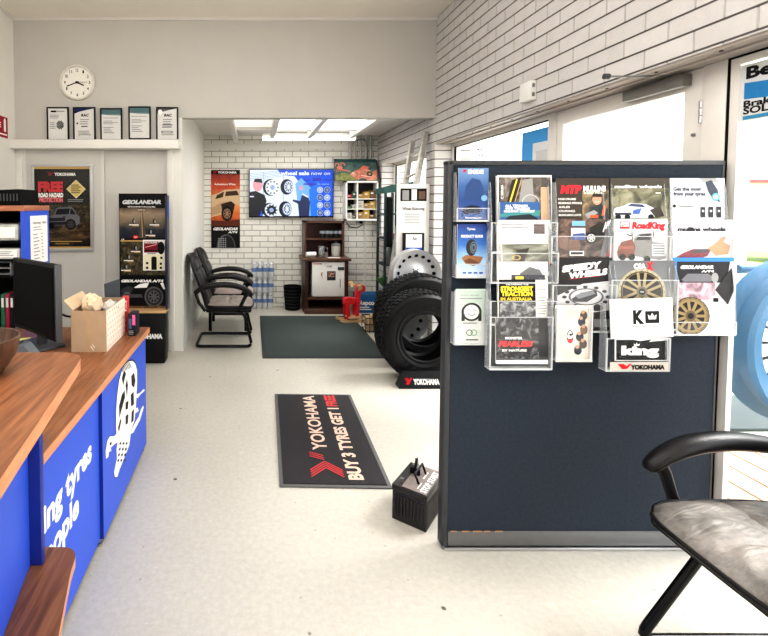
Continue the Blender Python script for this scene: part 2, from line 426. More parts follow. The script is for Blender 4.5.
bp = N(t, 'ShaderNodeBump'); bp.inputs['Strength'].default_value = .16; bp.inputs['Distance'].default_value = .005; t.links.new(n2.outputs[0], bp.inputs['Height']); t.links.new(bp.outputs[0], b.inputs['Normal'])
struct(MB().bx(XL-.1, XR, YN-.1, YB+.1, -.12, 0, FLOORM).bx(XR, XW+.12, YN-.1, YF, -.12, 0, FLOORM), 'floor')

# brick walls
za, zb = atX(436.5, 97.2, XR).z, atX(436, 132.5, XR).z
rowR = (za-zb)/4.0
if not .07 < rowR < .1: rowR = .086
BRK_R = brick('brick_right', 1, rowR, za, .255, (202, 199, 197), (208, 205, 203), (84, 79, 76), .0052, .9, .25)
BRK_B = brick('brick_back', 0, .086, atY(300, 156.9, YB).z, .246, (226, 224, 216), (230, 228, 221), (150, 146, 138), .006, .6)
w = MB()
w.bx(XR, XW+.2, YN, YB+.1, ZH, ZC+.1, BRK_R)
w.bx(XR, XW+.2, YF, 5.13, 0, ZH, BRK_R); w.bx(XR, XW+.2, 6.86, YB+.1, 0, ZH, BRK_R)
w.bx(XR, XW+.2, 5.13, 6.86, 0, 1.1, BRK_R); w.bx(XR, XW+.2, 5.13, 6.86, 2.165, ZH, BRK_R)
struct(w, 'wall_right')
struct(MB().bx(XA-.1, XR, YB, YB+.1, 0, ZA+.1, BRK_B), 'wall_back')
struct(MB().bx(XL-.1, XL, YN, YF+.12, 0, ZC+.1, WALLW), 'wall_left')
struct(MB().bx(XL-.1, XW+.2, YN-.1, YN, 0, ZC+.1, WALL), 'wall_rear')
struct(MB().bx(XA-.09, XA, YF, YB, 0, ZB, WALLW).bx(XA-.09, XA, YF+.12, YB, ZB, ZA+.1, WALLW), 'wall_alcove')
w = MB()
w.bx(XL, XR, YF, YF+.12, ZB, ZC+.1, WALL); w.bx(XL, XA-.09, YF, YF+.12, 2.12, ZB, WALL)
struct(w, 'wall_middle')
struct(MB().bx(XL-.1, XW+.2, YN-.1, YF+.12, ZC, ZC+.1, CEIL), 'ceiling')
# fine joint between bulkhead boards, cornice
struct(MB().bx(XL, XR, YF-.02, YF, ZC-.028, ZC, TRIM).bx(XL, XL+.02, YN, YF, ZC-.028, ZC, TRIM), 'trim_1')
# alcove ceiling with roof-light panels between beams
SKYP = emis('roof_light_panel', (255, 253, 246), 2.6); SKYD = emis('roof_light_panel_dim', (226, 222, 212), .8)
ca = MB(); ca.bx(XA-.1, XR, YF+.12, YB, ZA, ZA+.1, WALLW); struct(ca, 'ceiling_alcove')
sk = thing('roof_light', 'row of bright white roof light panels between timber beams in the alcove ceiling', 'roof light', (.55, 5.9, ZA-.03))
for i, (x0, x1, mm) in enumerate(((-.21, .25, SKYD), (.31, .76, SKYP), (.84, 1.36, SKYP))):
    for y0, y1 in ((5.02, 6.12), (6.2, 6.47)):
        MB().bx(x0, x1, y0, y1, ZA-.03, ZA-.015, mm).build('panel', sk)
for x in (-.24, .28, .80, 1.39): MB().bx(x-.03, x+.03, 5.0, YB-.02 if x < 0 else 6.56, ZA-.12, ZA-.014, TRIM).build('beam', sk)
MB().bx(-.2, 1.38, 6.12, 6.2, ZA-.07, ZA-.014, TRIM).build('crosspiece', sk)
ft = thing('fluorescent_batten', 'long white fluorescent batten light high on the back brick wall', 'light', (.86, 6.63, 2.47))
MB().bx(.14, 1.47, 6.60, 6.68, 2.512, 2.56, WHT).build('housing', ft)
for x in (.35, 1.26): MB().tube([(x, 6.64, 2.555), (x, 6.64, ZA-.001)], .012, WHT, 10).build('hanger', ft)
tb = MB(); tb.tube([(.16, 6.63, 2.49), (1.45, 6.63, 2.49)], .016, emis('tube_glow', (255, 252, 240), 5)); tb.build('tube', ft)
dif = MB(); dif.bx(.15, 1.46, 6.585, 6.678, 2.47, 2.512, emis('diffuser_glow', (255, 252, 244), 2.4)); dif.build('diffuser', ft)
struct(MB().bx(XA, 1.52, YB-.03, YB, 2.395, 2.475, WALLW), 'trim_2')
# shelf ledge over the sliding doors, jambs, doors
struct(MB().bx(XL-.0, XA-.015, YF-.13, YF, 2.125, 2.215, WALLW, .004), 'trim_3')
struct(MB().bx(XL, XL+.07, YF-.02, YF+.1, 0, 2.125, TRIM, .004), 'trim_4')
struct(MB().bx(XA-.155, XA-.09, YF-.02, YF+.1, 0, 2.125, TRIM, .004), 'trim_5')
struct(MB().bx(XL, XA-.09, YF+.14, YF+.2, 0, 2.6, BLKM).bx(XL, XA-.09, YF+.12, YF+.14, 2.13, 2.6, BLKM), 'wall_light_stop')  # black backing added to stop light leaking in behind the sliding doors
def slide(n, x0, x1, y):
    d = MB().bx(x0, x1, y, y+.035,   .012, 2.135, DOORP); o = struct(d, n)
    e = MB()
    for x in (x0, x1-.028): e.bx(x, x+.028, y-.008, y, .012, 2.135, TRIM)
    e.build('stile', o)
    return o
slide('door_1', XL+.07, -1.55, YF+.01); slide('door_2', -1.60, XA-.155, YF+.05)
struct(MB().bx(XL+.07, XA-.155, YF, YF+.1, 0, .012, ALU), 'trim_6')
# baseboard strip at wall ends
# ---------------- shopfront
FR = mat('shopfront_frame', (226, 222, 216), .35, var=.03, scale=8)
RAIL = mat('head_rail', (168, 160, 152), .4, var=.06, scale=10)
GLASS = acrylic('window_glass', (235, 240, 240), .05, .02)
hr = MB(); hr.bx(XR+.01, XW+.05, YN, YF, ZH-.012, ZH+.0, RAIL); hr.bx(XR+.06, XR+.075, YN, YF, ZH-.022, ZH-.012, RAIL)
for i in range(14): hr.tube([(XR+.03, .4+i*.31, ZH-.016), (XR+.03, .4+i*.31, ZH-.011)], .007, BLK, 8)
struct(hr, 'trim_7')
def window(n, y0, y1, z0, z1, fw=.05, x=XW, dp=.08, gasket=True):
    f = MB(); f.bx(x, x+dp, y0, y0+fw, z0, z1, FR); f.bx(x, x+dp, y1-fw, y1, z0, z1, FR)
    f.bx(x, x+dp, y0+fw, y1-fw, z0, z0+fw, FR); f.bx(x, x+dp, y0+fw, y1-fw, z1-fw, z1, FR)
    g = .006
    if gasket: f.bx(x+.01, x+.03, y0+fw, y0+fw+g, z0+fw, z1-fw, BLKM); f.bx(x+.01, x+.03, y1-fw-g, y1-fw, z0+fw, z1-fw, BLKM); f.bx(x+.01, x+.03, y0+fw, y1-fw, z1-fw-g, z1-fw, BLKM)
    o = struct(f, n)
    q = .03 if dp > .03 else .01
    MB().bx(x+q, x+q+.006, y0+fw, y1-fw, z0+fw, z1-fw, GLASS).build('pane', o)
    return o
window('window_1', 3.265, YF, 0, ZH-.012, .035)
w2 = window('window_2', YN, 2.050, 0, ZH-.012, .038, dp=.022, gasket=False)
MB().bx(XW-.004, XW+.018, 2.050, 2.0595, .0, ZH-.012, BLKM).bx(XW-.004, XW+.03, YN, 2.050, ZH-.02, ZH-.012, BLKM).build('gasket', w2)
window('window_3', 5.13, 6.86, 1.1, 2.165, .04, XW)
struct(MB().bx(XW-.008, XW+.02, 2.06, 2.168, 0, ZH-.012, FR, .003).bx(XW-.008, XW+.06, 3.205, 3.265, 0, ZH-.012, FR, .003), 'trim_8')
# glazed door leaf
y0, y1, zt = 2.175, 3.20, ZH-.016
d = MB(); d.bx(XW, XW+.05, y0, y0+.09, .012, zt, FR); d.bx(XW, XW+.05, y1-.06, y1, .012, zt, FR); d.bx(XW, XW+.05, y0+.09, y1-.06, zt-.09, zt, FR); d.bx(XW, XW+.05, y0+.09, y1-.06, .012, .25, FR)
dr = struct(d, 'door_3')
MB().bx(XW+.022, XW+.028, y0+.09, y1-.06, .25, zt-.09, GLASS).build('pane', dr)
for z in (1.98, 1.1, .25):
    h = MB()
    for k in range(3): h.tube([(XW-.006, 2.171, z-.05+k*.034), (XW-.006, 2.171, z-.05+k*.034+.031)], .011, STEEL, 10)
    h.build('hinge', dr)
MB().box((XW-.008, 2.205, 1.88), (.014, .014, .014), GREY, .003).build('stud', dr)
dc = thing('door_closer', 'silver grey door closer with arm on the top rail of the glazed door', 'door closer', (XW-.03, 2.5, 2.08))
MB().bx(XW-.05, XW-.001, 2.225, 2.585, 2.112, 2.172, mat('closer_grey', (122, 120, 116), .4, .3), .006).build('body', dc)
a = MB(); a.tube([(XW-.03, 2.33, 2.17), (XW-.03, 2.33, 2.187)], .012, GREY); a.tube([(XW-.03, 2.33, 2.183), (1.745, 2.32, 2.183)], .008, GREY, ry=.005)
a.build('arm', dc)
MB().tube([(1.735, 2.32, 2.183), (1.76, 2.32, 2.183)], .014, DGREY).build('end_knob', dc)
# ---------------- writing on the shopfront
DEC = thing('window_lettering', 'large letters and round outline painted on the glass behind the board', 'lettering', (XW+.05, 4.3, 1.9))
dm = MB(); cz = Cv(dm, (XW+.027, 4.84, 2.1), (XW+.027, 3.24, 2.1), (XW+.027, 4.84, .5), (0, 0, 160, 160))
cz.l = .001
cz.text('YOKOHAMA', 44, -1, 16, G2, w=80, bold=0, ang=R(90)); dm.build('letters', DEC)
dm = MB(); bb = Cv(dm, (XW+.027, 3.66, 2.11), (XW+.027, 3.25, 2.11), (XW+.027, 3.66, 1.45), (0, 0, 40, 66))
bb.rect(0, 0, 40, 66, ink((70, 160, 225))); bb.rect(14, 10, 40, 50, ink((225, 228, 230))); bb.rect(18, 16, 36, 30, G3); bb.text('yes', 3, 34, 8, W, sh=.3); bb.text('4 x 4', 6, 60, 6, W)
solo(dm, 'window_poster', 'sky blue and white poster on the window glass above the board', 'poster', (XW+.026, 3.45, 1.5))
P0 = atX(742, 66, XW+.008); P1 = atX(741, 122, XW+.008)
dm = MB(); bb = Cv(dm, P0, V((P0.x, P0.y-.36, P0.z)), V((P0.x, P0.y, P1.z)), (0, 0, 72, 56))
bb.rect(0, 0, 72, 56, ink((216, 218, 218))); bb.text('Bendix', 4, 14, 11, K, w=56, bold=2)
bb.poly([(3, 18), (20, 20), (40, 19), (69, 17), (69, 33), (40, 35), (20, 36), (3, 34)], ink((48, 128, 186)))
bb.text('Brakes', 3, 42, 6, K, w=30, bold=1.5); bb.text('SOLD HERE', 3, 49, 6.5, K, w=56, bold=1.5); bb.rect(3, 51, 50, 54.5, ink((60, 140, 180)))
solo(dm, 'brake_sign', 'white and blue brake sign stuck on the glass beside the door post', 'sign', tuple(P1))
sw = thing('wall_socket', 'small white wall box with two sockets on the brick wall above the window', 'wall box', tuple(atX(531, 99, XR)))
c0 = atX(531, 92, XR)
s_ = MB().box((XR-.022, c0.y, c0.z), (.044, .13, .13), WHT, .006); s_.build('case', sw)
p = MB()
for dz in (-.03, .03):
    MB().box((XR-.024, c0.y-.066, c0.z+dz), (.016, .012, .026), GREY, .003).build('socket', sw)
# pipes on the back wall of the alcove
for i, u in enumerate((350, 354.5, 360.5, 366, 370.5)):
    q = atY(u, 140, YB-.02)
    mb = MB().tube([(q.x, YB-.028, 1.9), (q.x, YB-.028, ZA-.001)], .02, mat('pipe_shade_grey', (186, 184, 178), .5), 10)  # white pipes, their shading put into the grey
    for zz in (2.2, 2.45): mb.box((q.x, YB-.012, zz), (.045, .022, .014), WALLW, .003)
    solo(mb, 'conduit', 'white painted vertical pipe above the fish painting, %s from the left' % ('first', 'second', 'third', 'fourth', 'fifth')[i], 'pipe', (q.x, YB-.02, 2.0), 'pipes above the fish painting')
mb = MB().tube([(1.6, YB-.05, 2.53), (1.66, YB-.05, 2.54), (1.72, YB-.05, 2.50), (1.735, YB-.04, 2.4), (1.735, YB-.04, 2.05)], .010, GREY, 8)
solo(mb, 'cable', 'bent grey cable dropping from the batten light to the painting', 'cable', (1.73, YB-.05, 2.05))
q = atY(365, 240, YB-.02)
solo(MB().tube([(q.x, YB-.018, 0), (q.x, YB-.018, 1.33)], .013, WALLW, 10), 'conduit', 'white vertical pipe running down the wall below the wall cupboard', 'pipe', (q.x, YB-.018, 0))
solo(MB().bx(1.15, 1.86, YB-.02, YB, .50, .56, WALLW, .003), 'wall_duct', 'white horizontal duct on the wall behind the red moose', 'duct', (1.5, YB, .5))

# ---------------- outside
OG = mat('outside_paving', (206, 198, 184), .8, var=.12, scale=2)
o = struct(MB().bx(XW+.12, 60, -20, 60, -.2, -.03, OG), 'ground_outside')
dk = MB()
for i in range(9): dk.bx(XW+.14+i*.16, XW+.285+i*.16, .5, 3.1, -.03, -.012, wood('deck_timber', (176, 140, 108), (214, 182, 150), 1, 5))
struct(dk, 'path_outside')
GRS = mat('lawn', (120, 150, 60), .9, var=.3, scale=20)
setp(struct(MB().bx(14, 40, 10, 45, -.03, -.01, GRS), 'lawn_outside'))
tr = thing('street_tree', 'pale slender tree trunk standing outside beyond the blue wheel', 'tree', (8.45, 8.05, -.03))
tk = MB(); tk.tube([(8.45, 8.05, -.03), (8.44, 8.05, 1.5), (8.48, 8.05, 3.2), (8.42, 8.05, 5.0)], [.11, .095, .085, .06], mat('pale_bark', (205, 208, 190), .8, var=.25, scale=8), 12); tk.build('trunk', tr)
cr = MB()
for i in range(26):
    cr.sph((8.42+random.uniform(-1.3, 1.3), 8.05+random.uniform(-1.3, 1.3), 5.6+random.uniform(-.6, 1.2)), random.uniform(.35, .7), mat('gum_leaves', (96, 128, 70), .8, var=.4, scale=9, bump=.8, bscale=14), (1, 1, .7), 10)
cr.build('crown', tr)
bd = thing('far_building', 'low white building with a red gutter across the road', 'building', (26, 22, -.03))
MB().bx(22, 34, 22, 30, -.03, 2.6, WALLW).build('wall', bd)
MB().prism([(21.6, 21.6), (34.4, 21.6), (34.4, 30.4), (21.6, 30.4)], 2.6, 2.75, mat('red_gutter', (190, 50, 56), .5)).build('gutter', bd)
rf = MB(); rf.add([(21.6, 21.6, 2.75), (34.4, 21.6, 2.75), (34.4, 30.4, 2.75), (21.6, 30.4, 2.75), (23, 26, 4.2), (33, 26, 4.2)], [[0, 1, 5, 4], [1, 2, 5], [2, 3, 4, 5], [3, 0, 4]], mat('pale_roof', (214, 210, 205), .6)); rf.build('roof', bd)
for i in range(3): MB().bx(23.5+i*3.2, 25+i*3.2, 21.96, 22, .9, 2.0, DGREY).build('window', bd)
vn = thing('parked_van', 'white van parked on the street beyond the tree', 'van', (15.2, 13, -.03))
vb = MB(); vb.prism([(0, .35), (4.3, .35), (4.3, 1.1), (3.7, 1.25), (3.1, 2.0), (.05, 2.0)], -.9, .9, mat('van_white', (235, 235, 235), .25), Matrix.Translation((13.6, 13, -.03)) @ Matrix.Rotation(R(90), 4, 'X')); vb.build('body', vn)
vw = MB()
for x0, x1 in ((13.9, 14.9), (15.05, 15.9)): vw.bx(x0, x1, 12.085, 12.1, 1.2, 1.75, BLKG)
vw.build('window', vn)
for x in (14.3, 17.0):
    mb = MB().lathe([(.0, -.1), (.3, -.1), (.33, -.05), (.33, .05), (.3, .1), (0, .1)], RUB, 24, Matrix.Translation((x, 12.15, .3)) @ Matrix.Rotation(R(90), 4, 'X')); mb.build('wheel', vn)
# large blue wheel on a green plinth
BW = mat('sky_blue_paint', (26, 94, 134), .35, var=.06, scale=10)
wc = V((2.985, 2.42, .826))
wh = thing('wheel_sculpture', 'large sky blue spoked wheel standing outside the glass', 'wheel', (wc.x, wc.y, -.03))
mx = Matrix.Translation(wc) @ Matrix.Rotation(R(90), 4, 'X')
mb = MB().lathe([(.455, -.1), (.47, -.08), (.45, -.05), (.42, -.03), (.41, .03), (.43, .05), (.465, .08), (.45, .1), (.40, .075), (.355, .05), (.345, 0), (.355, -.05), (.40, -.075)], BW, 56, mx, closed=True); mb.build('rim', wh)
mb = MB()
for i in range(22):
    a = 2*math.pi*i/22; mb.tube([mx @ V((.05*math.cos(a), .05*math.sin(a), 0)), mx @ V((.35*math.cos(a), .35*math.sin(a), 0))], .008, BLKM, 8)
mb.build('spokes', wh)
for i in range(22):
    mb = MB(); a = 2*math.pi*i/22; mb.sph(mx @ V((.343*math.cos(a), .343*math.sin(a), 0)), (.022), BW, n=10); mb.build('boss', wh)
MB().lathe([(0, -.08), (.06, -.08), (.065, -.06), (.065, .06), (.06, .08), (0, .08)], BW, 24, mx).build('hub', wh)
MB().tube([(wc.x, wc.y+.13, -.03), (wc.x, wc.y+.13, wc.z+.05)], .035, BLKM, 12).tube([(wc.x, wc.y, wc.z), (wc.x, wc.y+.14, wc.z)], .03, BLKM, 12).build('post', wh)
solo(MB().bx(2.75, 6, 3.18, 3.75, -.03, -.006, mat('teal_mosaic', (24, 42, 43), .6, var=.5, scale=70), .003), 'turf_strip', 'teal mosaic strip laid on the paving outside beyond the blue wheel', 'paving strip', (4, 3.4, -.03))
b2 = atY(737, 269, 2.75)
fr = thing('blue_rail', 'sky blue horizontal rail on posts behind the blue wheel', 'rail', (3.2, 2.62, -.03))
MB().tube([(b2.x, 2.75, b2.z), (b2.x+2.2, 2.75, b2.z)], .028, BW, 12).build('rail', fr)
mb = MB().tube([(b2.x+2.1, 2.75, -.03), (b2.x+2.1, 2.75, b2.z)], .028, BW, 12); mb.build('post', fr)
mb = MB().tube([(b2.x+.9, 2.75, -.03), (b2.x+.9, 2.75, b2.z)], .028, BW, 12); mb.build('post', fr)
# ================================================================== floor mats, tyres, alcove
# wide charcoal mat
m, t, b = nt('ribbed_carpet'); MATC = m
tc = N(t, 'ShaderNodeTexCoord'); no = N(t, 'ShaderNodeTexNoise'); no.inputs['Scale'].default_value = 70; no.inputs['Detail'].default_value = 4
t.links.new(tc.outputs['Object'], no.inputs['Vector']); t.links.new(mixcol(t, no.outputs[0], lin((40, 48, 47)), lin((66, 76, 75))), b.inputs['Base Color']); b.inputs['Roughness'].default_value = .95
bp = N(t, 'ShaderNodeBump'); bp.inputs['Strength'].default_value = .6; bp.inputs['Distance'].default_value = .004; t.links.new(no.outputs[0], bp.inputs['Height']); t.links.new(bp.outputs[0], b.inputs['Normal'])
A0 = atZ(262.5, 357.5, .01); A1 = atZ(259.8, 315.5, .01)
x0, x1 = A0.x, A0.x+1.28; ya, yb = A0.y, A1.y
fm = thing('floor_mat', 'wide charcoal floor mat in front of the fridge cabinet', 'mat', ((x0+x1)/2, (ya+yb)/2, 0))
MB().bx(x0+.03, x1-.03, ya+.03, yb-.03, 0, .010, MATC).build('carpet', fm)
e = MB(); BR = mat('mat_rubber_edge', (40, 44, 44), .7)
e.bx(x0, x1, ya, ya+.03, 0, .007, BR); e.bx(x0, x1, yb-.03, yb, 0, .007, BR); e.bx(x0, x0+.03, ya+.03, yb-.03, 0, .007, BR); e.bx(x1-.03, x1, ya+.03, yb-.03, 0, .007, BR)
e.build('rubber_edge', fm)
# lettered mat
TLm, TRm, BRm, BLm = atZ(272.6, 394.7, 0), atZ(350.1, 395.5, 0), atZ(393.2, 489.6, 0), atZ(282.7, 487.5, 0)
ctr = (TLm+TRm+BRm+BLm)/4; ax = ((TRm+BRm)/2-(TLm+BLm)/2); wM = ax.length; ax.normalize(); ay = V((-ax.y, ax.x, 0)); lM = ((TLm+TRm)/2-(BLm+BRm)/2).dot(ay)
c_ = lambda a, q, z: ctr+ax*(a*wM/2)+ay*(q*lM/2)+V((0, 0, z))
lm = thing('floor_mat', 'narrow black entrance mat with red and white lettering on the concrete', 'mat', tuple(ctr))
MATK = mat('mat_black_pile', (40, 37, 40), .95, var=.25, scale=90, bump=.5, bscale=160)
ro = Matrix.Rotation(math.atan2(ax.y, ax.x), 4, 'Z')
mb = MB().box((ctr.x, ctr.y, .004), (wM, lM, .008), mat('mat_rubber_grey', (92, 92, 92), .75), 0, ro); mb.build('rubber_border', lm)
mb = MB().box((ctr.x, ctr.y, .006), (wM-.045, lM-.045, .012), MATK, 0, ro)
cv = Cv(mb, c_(-1, -1, .0121), c_(-1, 1, .0121), c_(1, -1, .0121), (0, 0, lM*100, wM*100))
def fy(v):   # photo row -> distance along the mat
    return ((atZ(320, v, 0)-ctr).dot(ay)+lM/2)*100
MW_ = mat('mat_white_pile', (214, 186, 168), .95, var=.1, scale=90); MR_ = mat('mat_red_pile', (190, 60, 62), .95, var=.12, scale=90)
ww = wM*100
a0, a1 = fy(452), fy(397.4); cv.text('YOKOHAMA', a0, ww*.505, ww*.145, MW_, w=a1-a0, bold=1)
a0, a1 = fy(481.5), fy(397); cv.text('BUY 3 TYRES GET 1', a0, ww*.765, ww*.125, MW_, w=(a1-a0)*.80, bold=2)
cv.text('FREE', a0+(a1-a0)*.825, ww*.765, ww*.125, MR_, w=(a1-a0)*.175, bold=2)
# striped chevron mark near the viewer's end
l0, l1 = fy(479), fy(455); h0, h1 = ww*.30, ww*.60; LL = l1-l0
for i in range(4):
    o = i*.088*LL; hm = (h0+h1)/2
    cv.line(l0+o+.0*LL, h0, l0+.36*LL+o, hm, LL*.036, MR_, up=(i == 0)); cv.line(l0+.36*LL+o, hm, l0+o+.0*LL, h1, LL*.036, MR_, up=False)
for i in range(3):
    o = i*.088*LL
    cv.line(l0+.70*LL+o, hm, l0+.86*LL+o*1.0, h0+(hm-h0)*.1, LL*.034, MR_, up=False)
mb.build('pile', lm)

# ---------------- tyres
def tyre_mesh(mb, mx, r, w, rim, nl=54):
    s = r-rim; h = w/2
    prof = [(rim, -h*.78), (rim+.012, -h*.86), (rim+.03, -h*.84), (rim+s*.35, -h*.98), (rim+s*.6, -h), (rim+s*.8, -h*.97), (r-.028, -h*.88), (r-.012, -h*.76), (r-.012, h*.76), (r-.028, h*.88), (rim+s*.8, h*.97), (rim+s*.6, h), (rim+s*.35, h*.98), (rim+.03, h*.84), (rim+.012, h*.86), (rim, h*.78), (rim+.02, h*.6), (r-.04, h*.55), (r-.04, -h*.55), (rim+.02, -h*.6)]
    mb.lathe(prof, RUB2, 64, mx, closed=True)
    for k in range(nl):
        a = 2*math.pi*k/nl
        for j, (yo, wd, sh) in enumerate(((-.68, .34, .0), (-.26, .3, .5), (.18, .3, .1), (.62, .34, .55))):
            q = a+sh*2*math.pi/nl
            rot = Matrix.Rotation(q, 4, 'Z')
            mb.box((0, 0, 0), (.022, 2*math.pi*r/nl*.72, wd*h), RUB, 0, mx @ rot @ Matrix.Translation((r-.0125, 0, yo*h)) @ Matrix.Rotation(R(14 if j % 2 else -14), 4, 'X'))
    for rr_, hh in ((rim+s*.28, .975), (rim+s*.68, 1.0)):
        for sg in (-1, 1):
            mb.lathe([(rr_, sg*h*hh-.003), (rr_+.006, sg*h*hh-.003), (rr_+.006, sg*h*hh+.003), (rr_, sg*h*hh+.003)], RUB, 64, mx, closed=True)
    # raised sidewall letters
    return mb
def side_letters(mb, O, r, txt, y, m, a_mid, span, h):
    """sidewall lettering laid round an arc in the X-Z plane facing -Y"""
    n = len(txt)
    for i, ch in enumerate(txt):
        if ch == ' ': continue
        a = R(a_mid+span/2-span*i/(n-1))
        c, s_ = math.cos(a), math.sin(a); up = V((c, 0, s_)); rt = V((s_, 0, -c))
        TL = V(O)+up*(r+h)-rt*(h*.45)+V((0, y, 0)); TR = V(O)+up*(r+h)+rt*(h*.45)+V((0, y, 0)); BL = V(O)+up*r-rt*(h*.45)+V((0, y, 0))
        cv = Cv(mb, TL, TR, BL, (0, 0, 10, 10)); cv.text(ch, 1, 10, 9.5, m, w=8, bold=2)
RX90 = Matrix.Rotation(R(90), 4, 'X')
LT = mat('sidewall_letter', (27, 27, 28), .45, spec=.2)
def tyre(cx, cy, r, w, rim, label, lean=0):
    mb = MB(); mx = Matrix.Translation((cx, cy, r)) @ Matrix.Rotation(lean, 4, 'X') @ RX90
    tyre_mesh(mb, mx, r, w, rim)
    side_letters(mb, (cx, cy, r), rim+.055, 'GEOLANDAR', -w/2-.001, LT, 90, 90, .05); side_letters(mb, (cx, cy, r), rim+.055, 'YOKOHAMA', -w/2-.001, LT, 270, 84, .05)
    return solo(mb, 'tyre', label, 'tyre', (cx, cy, 0), 'upright tyres beside the board')
tyre(1.515, 4.115, .395, .27, .205, 'black all-terrain tyre standing upright, in front with a lettered wedge at its foot')
tyre(1.645, 4.51, .44, .26, .235, 'bigger black all-terrain tyre standing upright, behind the front tyre')
# wedge stand
q0, q1 = atZ(399, 384, 0), atZ(441, 391.5, 0)
yw = 3.86; xw0 = 1.24; xw1 = 1.64
ws = thing('tyre_wedge', 'black wedge stand with white lettering at the foot of the front tyre', 'stand', (1.45, yw+.1, 0))
mb = MB(); mb.add([(xw0, yw, 0), (xw1, yw, 0), (xw1, yw+.11, 0), (xw0, yw+.11, 0), (xw0+.04, yw+.05, .135), (xw1-.04, yw+.05, .135), (xw1-.04, yw+.07, .135), (xw0+.04, yw+.07, .135)], [[0, 1, 5, 4], [1, 2, 6, 5], [2, 3, 7, 6], [3, 0, 4, 7], [4, 5, 6, 7], [3, 2, 1, 0]], BLK)
n_ = V((0, -.135, .05)).normalized()*.001
cv = Cv(mb, V((xw0+.04, yw+.05, .135))+n_, V((xw1-.04, yw+.05, .135))+n_, V((xw0+.04, yw, 0))+n_, (0, 0, 45, 14))
cv.yoko(2.5, 10.5, 5.0, RED, W, w=31, bold=2)
mb.build('wedge', ws)
# alloy wheels on a post rack
def alloy(mb, O, r, m, holes=16, dark=BLKM, w=.2, centre=True):
    mx = Matrix.Translation(O) @ RX90
    mb.lathe([(r*.86, w*.5-.02), (r, w*.5), (r, w*.46), (r*.9, w*.36), (r*.87, .0), (r*.9, -w*.45), (r, -w*.5), (r*.97, -w*.5), (r*.85, -w*.4), (r*.82, 0), (r*.84, w*.36)], m, 48, mx, closed=True)
    mb.lathe([(0, w*.16), (r*.22, w*.16), (r*.26, w*.12), (r*.52, w*.10), (r*.66, w*.2), (r*.84, w*.3), (r*.84, w*.26), (r*.66, w*.14), (r*.5, w*.04), (0, w*.04)], m, 48, mx)
    for i in range(holes):
        a = 2*math.pi*i/holes
        mb.lathe([(0, 0), (r*.08, 0)], dark, 14, mx @ Matrix.Translation((r*.735*math.cos(a), r*.74*math.sin(a), w*.262)) @ Matrix.Rotation(a, 4, 'Z') @ Matrix.Rotation(R(-28), 4, 'Y'))
    mb.lathe([(r*.835, w*.315), (r*.875, w*.365)], dark, 48, mx)
    mb.lathe([(r*.09, w*.17), (r*.13, w*.17)], dark, 24, mx)
    mb.lathe([(0, w*.175), (r*.09, w*.175)], G2, 24, mx)
    for i in range(6):
        a = 2*math.pi*i/6; mb.lathe([(0, 0), (r*.03, 0)], dark, 10, mx @ Matrix.Translation((r*.18*math.cos(a), r*.18*math.sin(a), w*.165)))
pw = atY(415, 273, 4.77)
rk = thing('wheel_rack', 'dark steel post rack holding the alloy wheels behind the tyres', 'rack', (pw.x, 4.9, 0))
MB().bx(pw.x-.2, pw.x+.2, 4.87, 4.94, 0, .03, DGREY, .005).build('foot', rk)
MB().tube([(pw.x, 4.905, .02), (pw.x, 4.905, 1.02)], .022, DGREY, 12).build('post', rk)
for z in (pw.z, .37):
    mb = MB().tube([(pw.x, 4.9, z), (pw.x, 4.82, z)], .015, DGREY, 10); mb.build('arm', rk)
mb = MB(); alloy(mb, (pw.x, 4.775, pw.z), .245, SILV, w=.15); solo(mb, 'alloy_wheel', 'silver alloy wheel with a ring of round holes showing above the tyres', 'wheel', (pw.x, 4.775, pw.z-.245), 'alloy wheels on the rack')
mb = MB(); alloy(mb, (pw.x-.12, 4.775, .36), .235, SILV, 12, w=.15); solo(mb, 'alloy_wheel', 'silver alloy wheel seen through the hole of the front tyre', 'wheel', (pw.x-.12, 4.775, .12), 'alloy wheels on the rack')

# ---------------- white sign stand with flyers, at the alcove's right wall
p0, p1 = atY(397.3, 184, 4.96), atY(430, 184, 4.96)
sx0, sx1, sz = p0.x, p1.x, p0.z
sg = thing('sign_stand', 'tall white sign board with a photo strip, text and blue flyers beside the ladder', 'sign stand', ((sx0+sx1)/2, 4.96, 0))
mb = MB(); mb.bx(sx0, sx1, 4.96, 4.985, .05, sz, WHT, .003)
def Yc(mb, x0, z1, x1, z0, y, rect): return Cv(mb, (x0, y, z1), (x1, y, z1), (x0, y, z0), rect)
cv = Yc(mb, sx0, sz, sx1, sz-.86, 4.96, (0, 0, 50, 90))
cv.rect(5, 5, 45, 19, K); cv.rect(8, 7, 18, 18, G1); cv.rect(22, 6, 30, 18, W); cv.rect(33, 8, 43, 17, ink((110, 84, 70)))
cv.text('Wheel Balancing', 8, 29, 3.2, G2, w=34); cv.lines(12, 33, 40, 46, 4, G1, .3, .3)
mb.build('board', sg)
mb = MB(); mb.bx(sx0+.06, sx1-.06, 4.935, 4.959, sz-1.0, sz-.52, BLK, .003); mb.build('flyer_pocket', sg)
mb = MB(); mb.bx((sx0+sx1)/2-.16, (sx0+sx1)/2-.12, 4.986, 5.03, 0, 1.2, WHT); mb.bx((sx0+sx1)/2+.12, (sx0+sx1)/2+.16, 4.986, 5.03, 0, 1.2, WHT); mb.build('leg', sg)
fx0, fx1, fz = sx0+.09, sx1-.09, sz-.535
mb = MB().bx(fx0, fx1, 4.926, 4.934, fz-.40, fz, PAPER)
cv = Yc(mb, fx0, fz, fx1, fz-.4, 4.926, (0, 0, 30, 40))
